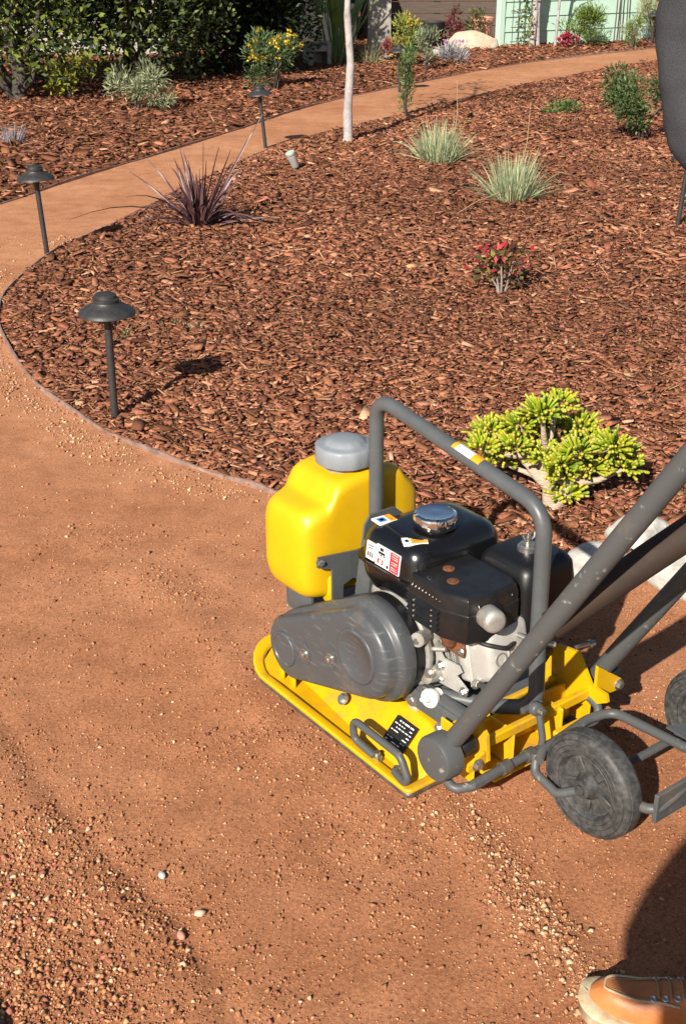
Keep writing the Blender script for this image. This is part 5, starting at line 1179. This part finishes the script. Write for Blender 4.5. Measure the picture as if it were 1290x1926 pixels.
e_ = Vector(le_); chain(nd, ed, 'l', [(ls, .082), (e_, .060), (e_.lerp(Vector(lw), .6), .047), (e_.lerp(Vector(lw), .9), .040)], 'b1')
fold(skin_mesh('sweatshirt', nd, ed, 'fleece', body, 'a', 3), .03, .10)
nd, ed = {}, []
nd['a'] = ((1.02, 1.76, .97), (.162, .130)); chain(nd, ed, 'l', [((.98, 1.68, .88), .104), ((.80, 1.55, .50), .080), ((.665, 1.456, .18), .064), ((.655, 1.452, .12), .066)], 'a'); chain(nd, ed, 'r', [((1.06, 1.86, .88), .104), ((1.16, 1.98, .50), .080), ((1.225, 2.09, .18), .064), ((1.235, 2.10, .12), .066)], 'a')
skin_mesh('trousers', nd, ed, 'denim', body, 'a')
boot(body, (.402, 1.535), (.690, 1.440), 'tan leather boot with cream sole and moc toe'); boot(body, (1.03, 2.24), (1.27, 2.06))

# photographer: stands behind the viewpoint, phone held up in both hands; casts the broad shadow by the boot
PH = thing('person', 'person in khaki jacket holding a phone up in both hands', 'person')
nd, ed = {}, []
ox, oy = -.05, -.165
nd['pel'] = ((ox, oy, .95), (.16, .12)); chain(nd, ed, 'sp', [((ox, oy, 1.12), (.15, .11)), ((ox, oy, 1.30), (.18, .12)), ((ox, oy, 1.45), (.17, .10)), ((ox, oy, 1.53), .055), ((ox + .01, oy, 1.59), .056)], 'pel')
chain(nd, ed, 'hd', [((ox + .02, oy + .01, 1.65), (.08, .088)), ((ox + .02, oy + .01, 1.73), (.078, .086)), ((ox + .02, oy, 1.78), .05)], 'sp4')
for s_, k in ((-1, 'l'), (1, 'r')):
    sh, el, wr = (ox + s_ * .20, oy, 1.45), (ox + s_ * .235, oy + .03, 1.22), (s_ * .078, -.085, 1.575)
    end = chain(nd, ed, k + 'a', [(sh, .062), (el, .046), (wr, .030)], 'sp2'); pl_ = k + 'p'; nd[pl_] = ((s_ * .086, -.055, 1.632), (.026, .018)); ed.append((end, pl_))
    for i in range(4): chain(nd, ed, f'{k}f{i}', [((s_ * .092, -.036, 1.612 + i * .020), .0095), ((s_ * .092, -.022, 1.612 + i * .020), .0088), ((s_ * .083, -.014 - .001 * i, 1.612 + i * .020), .008)], pl_)
    chain(nd, ed, k + 't', [((s_ * .078, -.055, 1.665), .011), ((s_ * .066, -.046, 1.680), .0095)], pl_)
    hp = ox + s_ * .10; chain(nd, ed, k + 'g', [((hp, oy, .88), .088), ((hp + s_ * .02, oy + .02, .48), .060), ((hp + s_ * .02, oy - .02, .12), .042), ((hp + s_ * .02, oy + .05, .05), .032)], 'pel')
body = skin_mesh('body', nd, ed, 'skin', PH, 'pel'); head(body, (ox + .02, oy + .01, 1.68), (.15, .95, -.2))
nd, ed = {}, []
nd['a'] = ((ox, oy, .90), (.20, .15)); chain(nd, ed, 'b', [((ox, oy, 1.12), (.185, .14)), ((ox, oy, 1.30), (.205, .145)), ((ox, oy, 1.45), (.17, .115)), ((ox, oy, 1.52), .072)], 'a')
for s_, k in ((-1, 'l'), (1, 'r')):
    el, wr = Vector((ox + s_ * .235, oy + .03, 1.22)), Vector((s_ * .078, -.085, 1.575)); chain(nd, ed, k, [((ox + s_ * .20, oy, 1.45), .084), (el, .064), (el.lerp(wr, .5), .052), (el.lerp(wr, .88), .042)], 'b1')
skin_mesh('jacket', nd, ed, 'khaki', body, 'a')
nd, ed = {}, []
nd['a'] = ((ox, oy, .95), (.165, .125))
for s_, k in ((-1, 'l'), (1, 'r')): hp = ox + s_ * .10; chain(nd, ed, k, [((hp, oy, .86), .105), ((hp + s_ * .02, oy + .02, .48), .08), ((hp + s_ * .02, oy - .02, .14), .066), ((hp + s_ * .02, oy - .02, .10), .068)], 'a')
skin_mesh('trousers', nd, ed, 'denim', body, 'a')
for s_ in (-1, 1): hp = ox + s_ * .12; boot(body, (hp + s_ * .03, oy + .21), (hp, oy - .07))
t = thing('phone', 'black phone held up in the hands of the person in khaki', 'phone', (0, -.014, 1.645)); t.rotation_euler = (R(-25), 0, 0)
b = B(); b.box(-.078, .078, -.009, -.001, -.037, .037, .004, 2); b.build('case', 'blackplastic', t)
b = B(); b.box(-.074, .074, -.0100, -.0092, -.034, .034, 0); b.build('screen', 'black', t)
